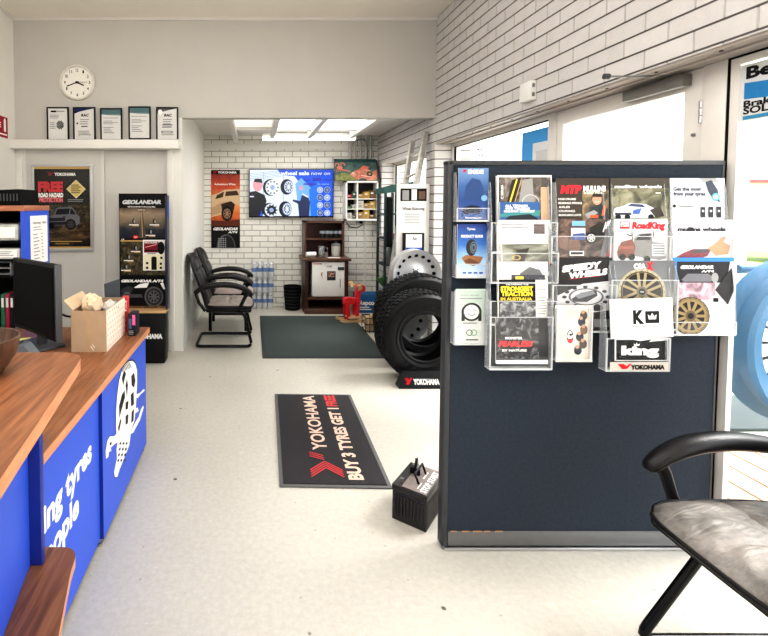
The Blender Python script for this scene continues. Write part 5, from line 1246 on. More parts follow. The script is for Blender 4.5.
cv.rect(S_(160, 0)[0], S_(0, 300)[1], S_(440, 0)[0], S_(0, 420)[1], photo('scrub_print', [(24, 22, 17), (54, 48, 35), (96, 86, 64)], 22))
cv.rect(a, S_(0, 415)[1], c_2, S_(0, 535)[1], photo('mud_print', [(24, 19, 15), (64, 47, 32), (120, 92, 64)], 16, sx=.4))
x, y = S_(158, 105); cv.yoko(x, y, 3.4, DRED, W, w=S_(348, 0)[0]-x-6.5, bold=2)
x, y = S_(88, 208); cv.text('FREE', x, y, 9, ink((196, 66, 72)), w=171/6.69, bold=3)
x, y = S_(90, 247); cv.text('ROAD HAZARD', x, y, 3.9, W, w=170/6.69, bold=3)
x, y = S_(95, 279); cv.text('PROTECTION', x, y, 3.9, ink((224, 120, 124)), w=162/6.69, bold=3)
cx, cy = S_(348, 194); cv.poly([(cx-9.8, cy), (cx, cy+9.4), (cx+9.8, cy), (cx, cy-9.4)], ink((222, 210, 170))); cv.poly([(cx-8.6, cy), (cx, cy+8.3), (cx+8.6, cy), (cx, cy-8.3)], ink((206, 184, 120))); cv.lines(cx-5, cy-4.4, cx+5, cy+5, 5, ink((90, 76, 50)), .25, .5)
cv.lines(S_(292, 0)[0], S_(0, 262)[1], S_(400, 0)[0], S_(0, 284)[1], 2, G1, .1, .4)
x0_, y0_ = S_(150, 312); x1_, y1_ = S_(370, 462); suv(cv, x0_, y0_, x1_, y1_, ink((104, 104, 112)), ink((30, 31, 36)), ink((36, 36, 40)), K, ink((70, 70, 74)), 1)
cv.rect(S_(170, 0)[0], S_(0, 540)[1], S_(385, 0)[0], S_(0, 546)[1], OCH); cv.text('ROADHAZARD', S_(205, 0)[0], S_(0, 562)[1], 1.3, OCH, w=14); mb.build('print', po)
MB().bx(p0.x+fw*.5, p1.x-fw*.5, YP-.012, YP-.011, p1.z+fw*.5, p0.z-fw*.5, acrylic('frame_glass', (235, 240, 240), .004, .03, .01)).build('glazing', po)
# ---------------- cardboard display stand
YD = 4.52
p0, p1 = atY(118.7, 193.5, YD+.1), atY(168, 360, YD+.1)
dz = atY(150, 310, YD).z; dzt = p0.z
ds_ = thing('display_stand', 'tall black cardboard tyre display stand in front of the right sliding door', 'display stand', ((p0.x+p1.x)/2, YD+.12, 0))
mb = MB(); mb.bx(p0.x, p1.x, YD+.1, YD+.125, dz, dzt, BLK)
cv = Yc(mb, p0.x, dzt, p1.x, dz, YD+.1, (118.5, 193, 168.5, 309)); D1 = lambda x, y: (110+x/7.07, 185+y/7.07); D2 = lambda x, y: (110+x/6.057, 265+y/6.057)
cv.rect(118.8, 193.4, 168.2, 309, K); cv.rect(119, D1(0, 160)[1], 167.5, D1(0, 375)[1], grad('road_print', atY(150, 238, YD).z, atY(150, 206, YD).z, [(34, 38, 48), (52, 54, 60), (120, 106, 90), (150, 132, 112), (60, 48, 40)]))
cv.poly([D1(*q) for q in ((205, 375), (226, 180), (232, 180), (262, 375))], ink((84, 72, 62))); cv.line(*D1(228, 190), *D1(232, 370), .5, ink((214, 190, 120)))
cv.text('GEOLANDAR', D1(84, 0)[0], D1(0, 130)[1], 3.6, G3, w=41, bold=3, sh=.25); cv.text('GEOLANDAR Positioning Map', D1(125, 0)[0], D1(0, 155)[1], 1.2, W, w=29); cv.text('On-Road', D1(200, 0)[0], D1(0, 176)[1], .9, W, w=7)
cv.rect(D1(70, 0)[0], D1(0, 398)[1], 168, D1(0, 640)[1], photo('bush_print', [(22, 24, 18), (66, 60, 44), (110, 96, 74)], 22)); cv.rect(D1(70, 0)[0], D1(0, 390)[1], 168, D1(0, 399)[1], OCH)
for x, y in ((170, 255), (322, 255), (292, 330), (182, 445), (130, 510), (110, 580)):
    u, v = D1(x, y); cv.disc(u, v, 1.6, K, ry=2.7); cv.disc(u+.6, v, .9, G1, ry=2.0); cv.rect(u-5, v+3, u+5, v+4, W); cv.rect(u-1.5, v+4.2, u+5, v+5, OCH)
u, v = D1(184, 366); cv.disc(u, v, 3, RED, ry=1.9); cv.text('4x4', u-1.6, v+.7, 1.4, W, w=3.2)
u, v = D1(85, 384); cv.text('Off', u-1, v+.8, 1.6, W)
# rear of lower picture: white off-road car
cv.rect(118.8, D2(0, 70)[1], 168.2, 309, K); cv.text('GEOLANDAR A/T4', D2(62, 0)[0], D2(0, 106)[1], 2.4, W, w=44, bold=3, sh=.3)
cv.poly([D2(*q) for q in ((146, 138), (180, 118), (240, 108), (226, 140), (150, 142))], W); cv.poly([D2(*q) for q in ((64, 150), (110, 130), (140, 140), (130, 170), (64, 176))], ink((52, 54, 56))); cv.poly([D2(*q) for q in ((310, 112), (330, 108), (342, 150), (330, 150))], W)
cv.ring(*D2(100, 188), 1.2, 4, G2); cv.poly([D2(*q) for q in ((64, 180), (190, 180), (200, 200), (64, 204))], ink((70, 70, 72)))
cv.wheel(*D2(270, 196), 9.6, ink((48, 48, 50)), ink((90, 90, 92)), ink((20, 20, 22)), 1.06, sp=8, rr=.62); cv.ring(*D2(270, 196), 8.3, 9.8, G2, 1.06)
cv.rect(118.8, D2(0, 252)[1], 168.2, 309, photo('ground_print', [(60, 48, 38), (130, 100, 72)], 20))
mb.build('back_card', ds_)
mb = MB(); mb.bx(p1.x-.004, p1.x+.018, YD+.02, YD+.125, dz, dzt-.02, mat('card_blue_edge', (40, 44, 60), .4)); mb.bx(p1.x+.0181, p1.x+.019, YD+.05, YD+.12, dz+.9, dzt-.08, BL); mb.build('side_wing', ds_)
MB().bx(p0.x, p1.x+.012, YD-.06, YD+.125, dz-.02, dz, mat('tan_card', (190, 152, 110), .6), .003).build('shelf', ds_)
mb = MB(); mb.bx(p0.x+.01, p1.x-.002, YD-.04, YD+.12, 0.0, dz-.02, BLK, .02); cv = Yc(mb, p0.x, dz-.02, p1.x, 0, YD-.0405, (118.7, 311, 168, 360)); cv.yoko(124, 335.5, 5, RED, W, w=32, bold=3); mb.build('base', ds_)
cv0, cv1 = D1(232, 388), D1(388, 605); q0, q1 = atY(*cv0, YD+.085), atY(*cv1, YD+.085)
mb = MB().bx(q0.x, q1.x, YD+.085, YD+.098, q1.z, q0.z, PAPER); cv = Yc(mb, q0.x, q0.z, q1.x, q1.z, YD+.085, (232, 388, 388, 605))
cv.rect(240, 400, 345, 478, ink((120, 30, 44))); cv.line(250, 440, 330, 420, 6, ink((230, 150, 150))); cv.text('GEOLANDAR', 242, 412, 8, W, w=96, bold=2); cv.rect(240, 458, 340, 468, K); cv.disc(362, 445, 26, K, ry=45); cv.rect(240, 490, 380, 600, ink((226, 220, 190))); cv.rect(292, 515, 330, 600, K); cv.disc(311, 515, 19, K, ry=10)
for x, y in ((262, 552), (262, 585), (364, 514), (360, 556), (360, 585)): cv.rect(x-8, y-8, x+8, y+8, K)
cv.lines(265, 482, 345, 492, 1, G2); setp(mb.build('leaflet', ds_), label='white and dark red leaflet card')
# ---------------- clock
cc = atY(78, 83, YF); ck = thing('wall_clock', 'round white wall clock with black numerals high on the bulkhead wall', 'clock', tuple(cc))
rC = .182; mx = Matrix.Translation((cc.x, YF, cc.z)) @ RX90
mb = MB().lathe([(0, 0), (rC, 0), (rC+.002, .02), (rC-.004, .035), (rC-.02, .035), (rC-.024, .02)], mat('clock_rim', (210, 206, 198), .3), 56, mx); mb.build('rim', ck)
mb = MB().lathe([(0, .018), (rC-.02, .018)], ink((236, 233, 226)), 56, mx)
cv = Yc(mb, cc.x-1, cc.z+1, cc.x+1, cc.z-1, YF-.0185, (-100, -100, 100, 100)); cv.eps = .0006
for h in range(12):
    a = R(90-30*(h or 12)); r_ = 12.6; cv.text(str(h or 12), r_*math.cos(a), -r_*math.sin(a)+1.5, 3.0, K, w=(2.6 if (h or 12) > 9 else 1.7), bold=1, c=True)
mb.build('dial', ck)
def hand(n_, ang, L, w_, m, yy):
    mb = MB(); a = R(90-ang); u = V((math.cos(a), 0, math.sin(a))); s_ = V((-u.z, 0, u.x)); O = V((cc.x, YF-yy, cc.z))
    stack_rect(mb, O-u*.02+s_*w_, O+u*L+s_*w_*.5, O-u*.02-s_*w_, .001, m, (0, 1, 0)); return mb.build(n_, ck)
hand('hour_hand', 112, .075, .0065, K, .023); hand('minute_hand', 249, .115, .005, K, .026); hand('second_hand', 88, .105, .0018, G2, .028)
MB().lathe([(0, .02), (.012, .02), (.012, .031), (0, .032)], K, 16, mx).build('cap', ck)
# ---------------- certificates on the ledge
names = ['plain white certificate with a diamond pattern, first frame on the ledge', 'certificate with a dark swoosh and seal lines, second frame on the ledge', 'certificate with a teal header band, third frame on the ledge', 'certificate with a teal header band, fourth frame on the ledge hung higher', 'certificate with a glare spot and centred text, fifth frame on the ledge']
for i, (u0, v0, u1, v1) in enumerate(((46.5, 107, 69, 138), (72.8, 107, 95.5, 138), (100, 108, 122.3, 138), (128.3, 106.3, 150.8, 137), (156, 107, 178.3, 138))):
    yy = YF-.035; p0, p1 = atY(u0, v0, yy), atY(u1, v1, yy); z0 = 2.2155 if i != 3 else 2.229
    t_ = thing('certificate_frame', 'black framed '+names[i], 'certificate', ((p0.x+p1.x)/2, yy, z0), group='framed certificates on the ledge')
    f = .014; mb = MB(); y_0, y_1 = yy-.004, yy+.016
    mb.bx(p0.x, p1.x, y_0, y_1, p0.z-f, p0.z, BLK, .002); mb.bx(p0.x, p1.x, y_0, y_1, z0, z0+f, BLK, .002); mb.bx(p0.x, p0.x+f, y_0, y_1, z0+f, p0.z-f, BLK, .002); mb.bx(p1.x-f, p1.x, y_0, y_1, z0+f, p0.z-f, BLK, .002); mb.build('frame', t_)
    mb = MB().bx(p0.x+f, p1.x-f, yy+.004, yy+.008, z0+f, p0.z-f, ink((214, 212, 210)))
    cv = Yc(mb, p0.x+f, p0.z-f, p1.x-f, z0+f, yy+.004, (0, 0, 21, 29))
    if i == 0:
        cv.rect(3, 2, 9, 3.6, K); cv.rect(9.5, 2.2, 18, 3.2, G1); cv.lines(2, 6, 12, 10, 3, G1); cv.lines(2, 13, 8, 20, 4, G1); cv.l += .0003
        for a in range(-3, 4):
            for b_ in range(-3, 4):
                if (a+b_) % 2 == 0 and abs(a)+abs(b_) <= 4: cv.poly([(13+a*1.1-1, 15.5+b_*1.1), (13+a*1.1, 16.5+b_*1.1), (13+a*1.1+1, 15.5+b_*1.1), (13+a*1.1, 14.5+b_*1.1)], G2, up=False)
    elif i in (1, 4):
        cv.poly([(0, 0), (21, 0), (12, 1.6), (5, 3.2), (0, 5)], NAVY if i == 1 else G2); cv.text('RAC', 7, 7.5, 2.4, K, w=8, bold=2, sh=.3); cv.lines(6, 10, 16, 16, 3, G1)
        if i == 1: cv.disc(3, 14, .9, K); cv.rect(7, 16.5, 14, 17.3, K); cv.ring(10.5, 27, 6, 6.5, G1, .5, a0=10, a1=170)
        else: cv.lines(5, 15, 17, 19, 2, G2, .2); cv.disc(5, 22, .9, G1); cv.disc(16, 22, .9, G1); cv.disc(3, 3.5, 2.4, W)
        cv.lines(4, 21, 18, 26, 3, G1)
    else:
        cv.rect(0, 0, 21, 4.8, ink((84, 112, 118))); cv.poly([(0, 4.8), (21, 4.8), (21, 6), (8, 5.6)], ink((120, 146, 150))); cv.lines(2, 8, 19, 9.4, 1, G1, .1); cv.lines(2, 11, 18, 15, 3, G1, .5); cv.lines(2, 17, 14, 24, 4, G1, .6)
    mb.build('certificate', t_)
    if 1 <= i <= 3: MB().tube([((p0.x+p1.x)/2, yy+.012, p0.z), ((p0.x+p1.x)/2, yy+.012, p0.z+.012)], .006, ALU, 8).build('hook', t_)
# ---------------- red sign on the left wall
q0, q1 = atX(7.2, 118, XL), atX(7.2, 138.5, XL)
mb = MB().bx(XL, XL+.003, q0.y-.32, q0.y, q1.z, q0.z, ink((150, 18, 44))); cv = Cv(mb, V((XL+.003, q0.y-.32, q0.z)), V((XL+.003, q0.y, q0.z)), V((XL+.003, q0.y-.32, q1.z)), (0, 0, 32, 22))
cv.rect(24.5, 3, 28.5, 15.5, W); cv.rect(25.6, 2, 27.4, 3, W); cv.disc(26.5, 3, 1.5, W); cv.rect(16, 18, 30, 19.5, W); cv.text('FIRE', 5, 12, 5, W, w=14, bold=2)
solo(mb, 'fire_sign', 'dark red fire extinguisher sign on the left wall at the picture edge', 'sign', (XL, q0.y-.1, q1.z))
# ---------------- battery on the floor
A_, B_ = atZ(392, 518, 0), atZ(426, 533, 0); ub = (B_-A_); wb = ub.length; ub.normalize(); vb_ = V((-ub.y, ub.x, 0)); lb = .25
if vb_.y < 0: vb_ = -vb_
rB = Matrix.Rotation(math.atan2(ub.y, ub.x), 4, 'Z'); cB = A_+ub*wb/2+vb_*lb/2
hb = .175
bt = thing('car_battery', 'black car battery with lettered grey top on the floor against the board', 'battery', tuple(cB), 0)
BATT = mat('battery_black', (24, 22, 22), .4, var=.15); BATS = mat('battery_side', (74, 70, 66), .5, var=.15)
mb = MB().box((cB.x, cB.y, hb*.42), (wb, lb, hb*.84), BATT, .003, rB)
for i in range(9):
    P = A_+ub*wb*(.1+.1*i)-vb_*.002; mb.box((P.x, P.y, hb*.46), (.005, .006, hb*.6), BATT, 0, rB)
for i in range(14):
    P = B_+vb_*lb*(.06+.068*i)+ub*.002; mb.box((P.x, P.y, hb*.42), (.004, .007, hb*.66), BATS, 0, rB)
mb.build('case', bt)
mb = MB().box((cB.x, cB.y, hb*.92), (wb+.006, lb+.006, hb*.16), BATT, .004, rB)
tA = A_+V((0, 0, hb)); hc = V((0, 0, hb+.001)); cvb = Cv(mb, A_+hc, A_+vb_*lb+hc, B_+hc, (0, 0, lb*100, wb*100))
cvb.rect(.6, wb*100*.26, lb*100-.6, wb*100-.4, mat('battery_label', (128, 118, 114), .5)); k_ = wb*100; cvb.text('STOP', 2, k_*.93, 2.8, W, w=9, bold=2); cvb.text('START', 12, k_*.93, 2.8, W, w=11, bold=2); cvb.rect(3, k_*.66, 9, k_*.69, W); cvb.rect(13, k_*.62, 20, k_*.66, W)
mb.build('lid', bt)
for k in (.18, .82):
    P = A_+ub*wb*.18+vb_*lb*k; MB().lathe([(0, 0), (.011, 0), (.009, .018), (0, .018)], mat('lead_post', (120, 118, 114), .4, .6), 14, Matrix.Translation((P.x, P.y, hb))).build('terminal', bt)
P0_ = A_+ub*wb*.62+vb_*lb*.30; P1_ = A_+ub*wb*.62+vb_*lb*.72
mb = MB(); h_ = V((0, 0, 1)); mb.tube([P0_+h_*hb, P0_+h_*(hb+.045)-ub*.02, P1_+h_*(hb+.05)-ub*.02, P1_+h_*hb], .006, BLK, 8); mb.build('carry_handle', bt)
mb = MB(); P = A_+ub*wb*.35+vb_*lb*.6; mb.box((P.x, P.y, hb+.016), (.05, .012, .032), BLK, .003, rB); mb.tube([P+h_*(hb+.03), P+h_*(hb+.075)+vb_*.02], .007, BLK, 8); mb.box((P.x+vb_.x*.03, P.y+vb_.y*.03, hb+.05), (.012, .03, .035), STEEL, .003, rB); mb.build('clamp', bt)

# ================================================================== brochure board
BY_ = 2.035
l0_, r0_ = atY(444.5, 345, BY_).x, atY(717.5, 345, BY_).x; bzt = atY(580, 160.5, BY_).z
bdth = .045
bd_ = thing('display_board', 'freestanding dark navy brochure board with a grey frame beside the shopfront', 'display board', ((l0_+r0_)/2, BY_, 0))
NAV = mat('navy_carpet', (48, 54, 63), .9, spec=.12, var=.12, scale=70, bump=.2, bscale=220); FRG = mat('board_frame', (52, 54, 57), .5, var=.06); FRG2 = mat('board_kick', (96, 96, 96), .4, var=.05)
fwd = .028
zk = atY(500, 531, BY_).z
MB().bx(l0_+fwd, r0_-.012, BY_, BY_+bdth, zk, bzt-.02, NAV).build('panel', bd_)
mb = MB(); mb.bx(l0_, l0_+fwd, BY_-.004, BY_+bdth+.004, .012, bzt, FRG, .008); mb.bx(r0_-.012, r0_, BY_-.003, BY_+bdth+.003, .012, bzt, FRG, .004); mb.bx(l0_, r0_, BY_-.004, BY_+bdth+.004, bzt-.02, bzt, FRG, .004); mb.build('frame', bd_)
mb = MB(); mb.bx(l0_+fwd, r0_-.012, BY_-.005, BY_+bdth+.005, .018, zk, FRG2, .003)
for i in range(5): mb.bx(l0_+fwd+.012+i*.05, l0_+fwd+.04+i*.05+.006*(i % 3), BY_-.006, BY_-.004, zk-.001, zk+.004, ink((170, 130, 90)))
mb.build('kickboard', bd_)
MB().bx(l0_+.01, r0_-.005, BY_-.014, BY_+bdth+.014, 0, .014, ALU, .003).build('foot_rail', bd_)
ACR = acrylic('clear_acrylic', (232, 236, 238), .012, .05, .012); ACE = acrylic('acrylic_edge', (230, 232, 232), .5, .1); ACS = acrylic('acrylic_side', (190, 194, 196), .34, .12)
HN = [0]
def holder(u0, v0, u1, v1, yf, lip, label, yb=BY_-.001, group='clear brochure holders on the board', name='brochure_holder'):
    """clear plastic pocket; lip = photo row of the top edge of its front"""
    yf -= .051; yb = min(BY_-.001, yf+.042)
    p0, p1 = atY(u0, v0, yf), atY(u1, v1, yf); zl = atY((u0+u1)/2, lip, yf).z
    x0, x1, z0, z1 = p0.x, p1.x, p1.z, p0.z; t_ = .0025
    h = thing(name, label, 'brochure holder', ((x0+x1)/2, yf, z0), group=group)
    MB().bx(x0, x1, yf, yf+t_, z0, zl, ACR).build('front', h)
    for x in (x0, x1-t_): MB().prism([(yf, z0), (yb, z0), (yb, z1), (yb-(yb-yf)*.55, z1), (yf, zl)], x, x+t_, ACS, Matrix(((0, 0, 1, 0), (1, 0, 0, 0), (0, 1, 0, 0), (0, 0, 0, 1)))).build('side', h)
    MB().bx(x0, x1, yf, yb, z0-t_, z0, ACE).build('base', h)
    e = MB(); e.bx(x0, x1, yf-.001, yf+.003, zl-.003, zl, ACE); e.bx(x0-.001, x0+.004, yf-.0015, yf+.004, z0, zl, ACE); e.bx(x1-.004, x1+.001, yf-.0015, yf+.004, z0, zl, ACE); e.bx(x0, x1, yf-.0015, yf+.003, z0-.003, z0+.004, ACE); e.build('rim', h)
    return h
def brochure(name, label, cat, r, Y, draw, th=.006, tilt=3.0, base=None, group='brochures on the board', ang=0, px=None):
    u0, v0, u1, v1 = r; Y -= .051; p0, p1 = atY(u0, v0, Y), atY(u1, v1, Y); h = p0.z-p1.z
    mb = MB(); top = math.tan(R(tilt))*h
    TL, TR, BL = V((p0.x, Y+top, p0.z)), V((p1.x, Y+top, p0.z)), V((p0.x, Y, p1.z))
    if ang:
        c = (TR+BL)/2; rt = Matrix.Rotation(R(ang), 4, 'Y'); TL, TR, BL = [c+rt @ (q-c) for q in (TL, TR, BL)]
    stack_rect(mb, TL, TR, BL, th, base or PAPER, (0, 1, 0))
    cv = Cv(mb, TL, TR, BL, px or r, eps=.0002, off=.0003); draw(cv)
    o = (TL+TR)/2; return solo(mb, name, label, cat, ((p0.x+p1.x)/2, Y, p1.z), group)
Y1_, Y2_, Y3_, Y4_ = 2.058, 2.030, 1.995, 1.955
# ---- column of slim leaflets
def d_exide(c):
    c.rect(459, 168, 488, 220, grad('exide_print', atY(470, 220, 2.05).z, atY(470, 168, 2.05).z, [(60, 92, 150), (40, 70, 130), (60, 96, 150), (110, 140, 180)])); c.rect(463.5, 169.5, 466, 172, RED); c.text('EXIDE', 468, 173.5, 3.6, W, w=15, bold=3); c.poly([(464, 200), (466, 186), (472, 178), (480, 180), (484, 190), (483, 202)], ink((48, 74, 120)))
    c.disc(484, 198, 3, LBL); c.poly([(463, 212), (465, 207), (471, 205), (479, 206), (482, 211), (480, 213), (465, 214)], ink((30, 36, 56))); c.disc(467, 212.5, 1.8, K); c.disc(478, 212.5, 1.8, K); c.text('Powering you', 466, 218.5, 1.6, W, w=16)
brochure('leaflet', 'slim blue battery leaflet with a car, top of the left column', 'leaflet', (459.3, 168, 488, 219.5), 2.055, d_exide, tilt=1)
def d_guide(c):
    c.rect(458, 224, 487, 277, grad('guide_print', atY(470, 277, 2.05).z, atY(470, 224, 2.05).z, [(225, 232, 240), (150, 190, 225), (60, 110, 180), (30, 50, 120)])); c.text('Tyres', 467, 230, 2.2, W, w=8); c.text('PRODUCT GUIDE', 461.5, 237.5, 2.6, W, w=21, bold=2)
    c.poly([(462, 258), (466, 255), (477, 256), (483, 257), (480, 263), (474, 266), (466, 264)], ink((150, 106, 72))); c.poly([(464, 261), (470, 258), (478, 262), (473, 266)], ink((110, 74, 52)))
    c.disc(471.5, 247.5, 5.2, ink((46, 50, 54)), ry=8.3); c.disc(473.5, 247.5, 3.4, ink((110, 120, 128)), ry=6); c.ring(473.5, 247.5, 2.2, 2.7, K, 1.8); c.disc(473.5, 247.5, 1.2, ink((60, 66, 72)), ry=2.2)
    for i in range(4): c.rect(463+i*5.4, 272, 466.4+i*5.4, 273.6, BL)
brochure('leaflet', 'slim blue tyre product guide with a tyre on rock, middle of the left column', 'leaflet', (458, 224.3, 486.6, 276), 2.055, d_guide, tilt=1)
holder(457.8, 172, 488.8, 221, 2.045, 208, 'slim clear pocket holding the blue battery leaflet', group='slim pockets'); holder(457, 226, 487.6, 277.5, 2.045, 264, 'slim clear pocket holding the tyre product guide', group='slim pockets')
def d_smile(c):
    c.rect(456, 289, 485, 344, grad('smile_print', atY(470, 343, 2.03).z, atY(470, 290, 2.03).z, [(236, 238, 234), (232, 236, 230), (206, 220, 208), (190, 210, 196)])); c.text('Every driver', 461, 296, 1.5, G1, w=18); c.lines(460, 298, 482, 300.5, 1, G1)
    c.disc(471.5, 312, 9.8, K, ry=9.2); c.disc(471.5, 312, 7.4, ink((240, 242, 240)), ry=7.2); c.poly([(461.8, 314), (465, 314), (465, 321), (461.8, 321)], K); c.poly([(478, 314), (481.2, 314), (481.2, 321), (478, 321)], K)
    c.ring(468.7, 311, 1.4, 1.9, K, .8, a0=10, a1=170, n=10); c.ring(474.3, 311, 1.4, 1.9, K, .8, a0=10, a1=170, n=10); c.ring(471.5, 313, 2.9, 3.5, K, .8, a0=190, a1=350, n=12)
    c.lines(463, 322.5, 481, 325, 1, G1); c.rect(463, 329.5, 481, 336, ink((222, 230, 222))); c.ring(469.5, 332.5, 2.4, 3.1, K); c.ring(473.7, 332.5, 2.4, 3.1, ink((110, 160, 70))); c.rect(466, 339, 478, 340.2, G2)
brochure('leaflet', 'slim white leaflet with a smiling round face, bottom of the left column', 'leaflet', (456.3, 291, 485, 342.5), 2.045, d_smile, tilt=1)
holder(455, 293, 486.5, 344.5, 2.03, 290.8, 'slim clear pocket holding the smiling face leaflet', group='slim pockets')
# ---- second column: a tower of four clear pockets
def d_tread(c):
    c.rect(499, 175, 552, 225, W); c.rect(500, 177, 551, 225, photo('tread_print', [(50, 46, 44), (92, 84, 78), (150, 140, 132)], 20)); c.text('C SERIES', 504.5, 199, 2.2, W, w=14, ang=R(-90)); c.poly([(503, 225), (513, 180), (522, 177), (512, 225)], ink((44, 42, 42))); c.line(505, 222, 518, 179, 1.6, YEL); c.line(510, 222, 522, 180, .8, OCH); c.poly([(516, 225), (523, 180), (533, 178), (536, 225)], ink((148, 146, 144)))
    c.ring(531, 203, 8, 8.6, G3); c.rect(541, 187, 549, 224, ink((206, 170, 140)))
brochure('brochure', 'tyre catalogue with a yellow striped tread, top of the clear tower', 'brochure', (498.5, 175.5, 552, 232), 2.06, d_tread, th=.012)
def d_terr(c):
    c.rect(501, 202, 540, 225, ink((56, 96, 150))); c.poly([(501, 214), (540, 210), (540, 216), (501, 217)], ink((70, 140, 140))); c.text('ALL TERRAIN', 506, 206.8, 2.2, W, w=22, bold=2); c.text('4WD TOURING', 506, 209.6, 2.2, W, w=24, bold=2); c.text('HIGHWAY COMFORT', 505, 212.4, 2.2, W, w=30, bold=2); c.poly([(503, 222), (510, 216), (530, 214), (538, 218), (538, 225), (503, 225)], ink((36, 42, 50)))
brochure('leaflet', 'blue all terrain flyer in front of the striped tread catalogue', 'leaflet', (500.8, 202, 540, 246), 2.047, d_terr, th=.003)
def d_bw(c):
    c.rect(499, 220, 550, 262, ink((226, 224, 222))); c.rect(534, 224, 545, 234, ink((90, 70, 66))); c.lines(502, 224, 531, 230, 2, G1); c.rect(502, 234, 546, 242, G3)
brochure('brochure', 'pale printed sheet behind the lip of the second clear pocket', 'brochure', (498, 226, 550, 262), 2.035, d_bw, th=.006)
def d_field(c):
    c.rect(503, 244, 549, 272, photo('field_print', [(60, 60, 52), (120, 120, 106), (176, 176, 164)], 18, sx=.5)); c.poly([(518, 250), (530, 248), (524, 262), (514, 262)], ink((60, 58, 52))); c.ring(517, 257.5, 3, 4.4, ink((190, 160, 90)), .6); c.rect(503, 262, 549, 266, ink((170, 60, 60))); c.rect(503, 262, 524, 266, NAVY); c.text('Magazine', 505, 265.3, 2, W, w=16)
brochure('brochure', 'grey magazine with a gold emblem in the second clear pocket', 'brochure', (502, 243.5, 549.5, 276), 2.018, d_field, th=.010, ang=-1)
def d_ut(c):
    c.rect(498, 262, 548, 300, ink((222, 220, 220))); c.poly([(520, 274), (530, 267), (540, 270), (546, 280), (530, 284)], G2); c.rect(512, 275, 545, 283, ink((26, 30, 50))); c.rect(516, 276.5, 524, 279.5, YEL)
brochure('leaflet', 'pale leaflet with a navy corner behind the traction brochure', 'leaflet', (498, 262, 547.5, 300), 2.008, d_ut, th=.004)
def d_trac(c):
    c.rect(500, 280, 536, 318, K); c.rect(536, 281, 548, 318, W); c.lines(537.5, 284, 547, 316, 12, G1, .3, .35); c.text('DELIVERING THE', 507, 285.5, 1.3, W, w=22); c.text('STRONGEST', 501.5, 291, 4.2, YEL, w=32, bold=3); c.text('TRACTION', 502, 296, 4.2, YEL, w=31, bold=3); c.text('IN AUSTRALIA', 501.5, 300.5, 2.8, YEL, w=31, bold=2); c.rect(501, 302.5, 536, 317, photo('rocks_print', [(24, 24, 26), (90, 90, 92), (180, 180, 180)], 40))
brochure('brochure', 'black brochure with yellow traction lettering in the third clear pocket', 'brochure', (499.5, 280.5, 548, 325), 1.990, d_trac, th=.008)
def d_fear(c):
    c.rect(497, 318, 548, 360, K); c.rect(497, 318.5, 539, 359, photo('beast_print', [(18, 18, 19), (46, 46, 48), (130, 130, 132)], 22, dist=2)); c.rect(539, 332, 548, 359, ink((30, 30, 32))); c.text('MONSTER', 506, 339.5, 2.2, W, w=17, bold=2); c.text('FEARLESS', 499.5, 346.5, 5.2, ink((226, 44, 50)), w=33, bold=2, sh=.2); c.text('BY NATURE', 503, 351.5, 2.0, W, w=24, bold=2); c.ring(518, 356, 6, 6.8, G1, .5, a0=200, a1=340); c.disc(512, 326, 5, ink((60, 60, 62)), ry=3)
brochure('brochure', 'black brochure with red scrawled lettering in the lowest clear pocket', 'brochure', (497.5, 318.5, 548, 364), 1.966, d_fear, th=.010)
holder(492.5, 182, 557, 252.5, 2.026, 222.5, 'clear tower pocket around the striped tread catalogue', group='tower pockets'); holder(492, 232, 558, 283, 2.0, 253, 'clear tower pocket around the gold emblem magazine', group='tower pockets')
holder(491.5, 262, 557, 325, 1.978, 301, 'clear tower pocket around the traction brochure', group='tower pockets'); holder(491, 300, 552, 369.5, 1.952, 317, 'clear tower pocket around the red scrawl brochure, lowest', group='tower pockets')
# ---- third column
def d_mtp(c):
    c.rect(557, 178, 609, 222, ink((62, 52, 44))); c.rect(583, 190, 609, 222, photo('garage_print', [(60, 52, 40), (120, 104, 78), (196, 160, 110)], 18)); c.text('MTP', 561.5, 193, 7.4, ink((228, 40, 50)), w=20, bold=3, sh=.15); c.text('MULLINS', 584, 191, 5, W, w=22, bold=3); c.text('trailer Parts', 584, 194, 2.4, W, w=20, bold=1)
    for i, s_ in enumerate(('HUB DRUMS', 'BEARINGS SPRINGS', 'AXLES', 'COUPLINGS', 'MUDGUARDS LIGHTS')): c.text(s_, 559.5, 200+i*4, 2, W, w=(17, 23, 11, 16, 22)[i], bold=1)
    c.disc(597, 199.5, 4.6, SKIN, ry=5.4); c.poly([(592.4, 197), (593, 193.6), (601, 193.6), (601.6, 197)], ink((50, 36, 28))); c.poly([(588, 222), (590, 210), (596, 205.5), (602, 205), (608, 209), (609, 222)], ink((44, 56, 60))); c.poly([(585, 214), (594, 210), (598, 213), (588, 219)], G1); c.rect(602, 206, 605, 216, ink((226, 110, 50)), ang=.2); c.rect(590, 215, 598, 218, ink((226, 90, 40))); c.ring(597, 201, 1.6, 2.2, W, .6, a0=190, a1=350, n=10)
brochure('brochure', 'dark trailer parts brochure with red letters and a man in work clothes', 'brochure', (557, 179, 609, 222), 2.054, d_mtp, th=.008, base=ink((60, 52, 46)))
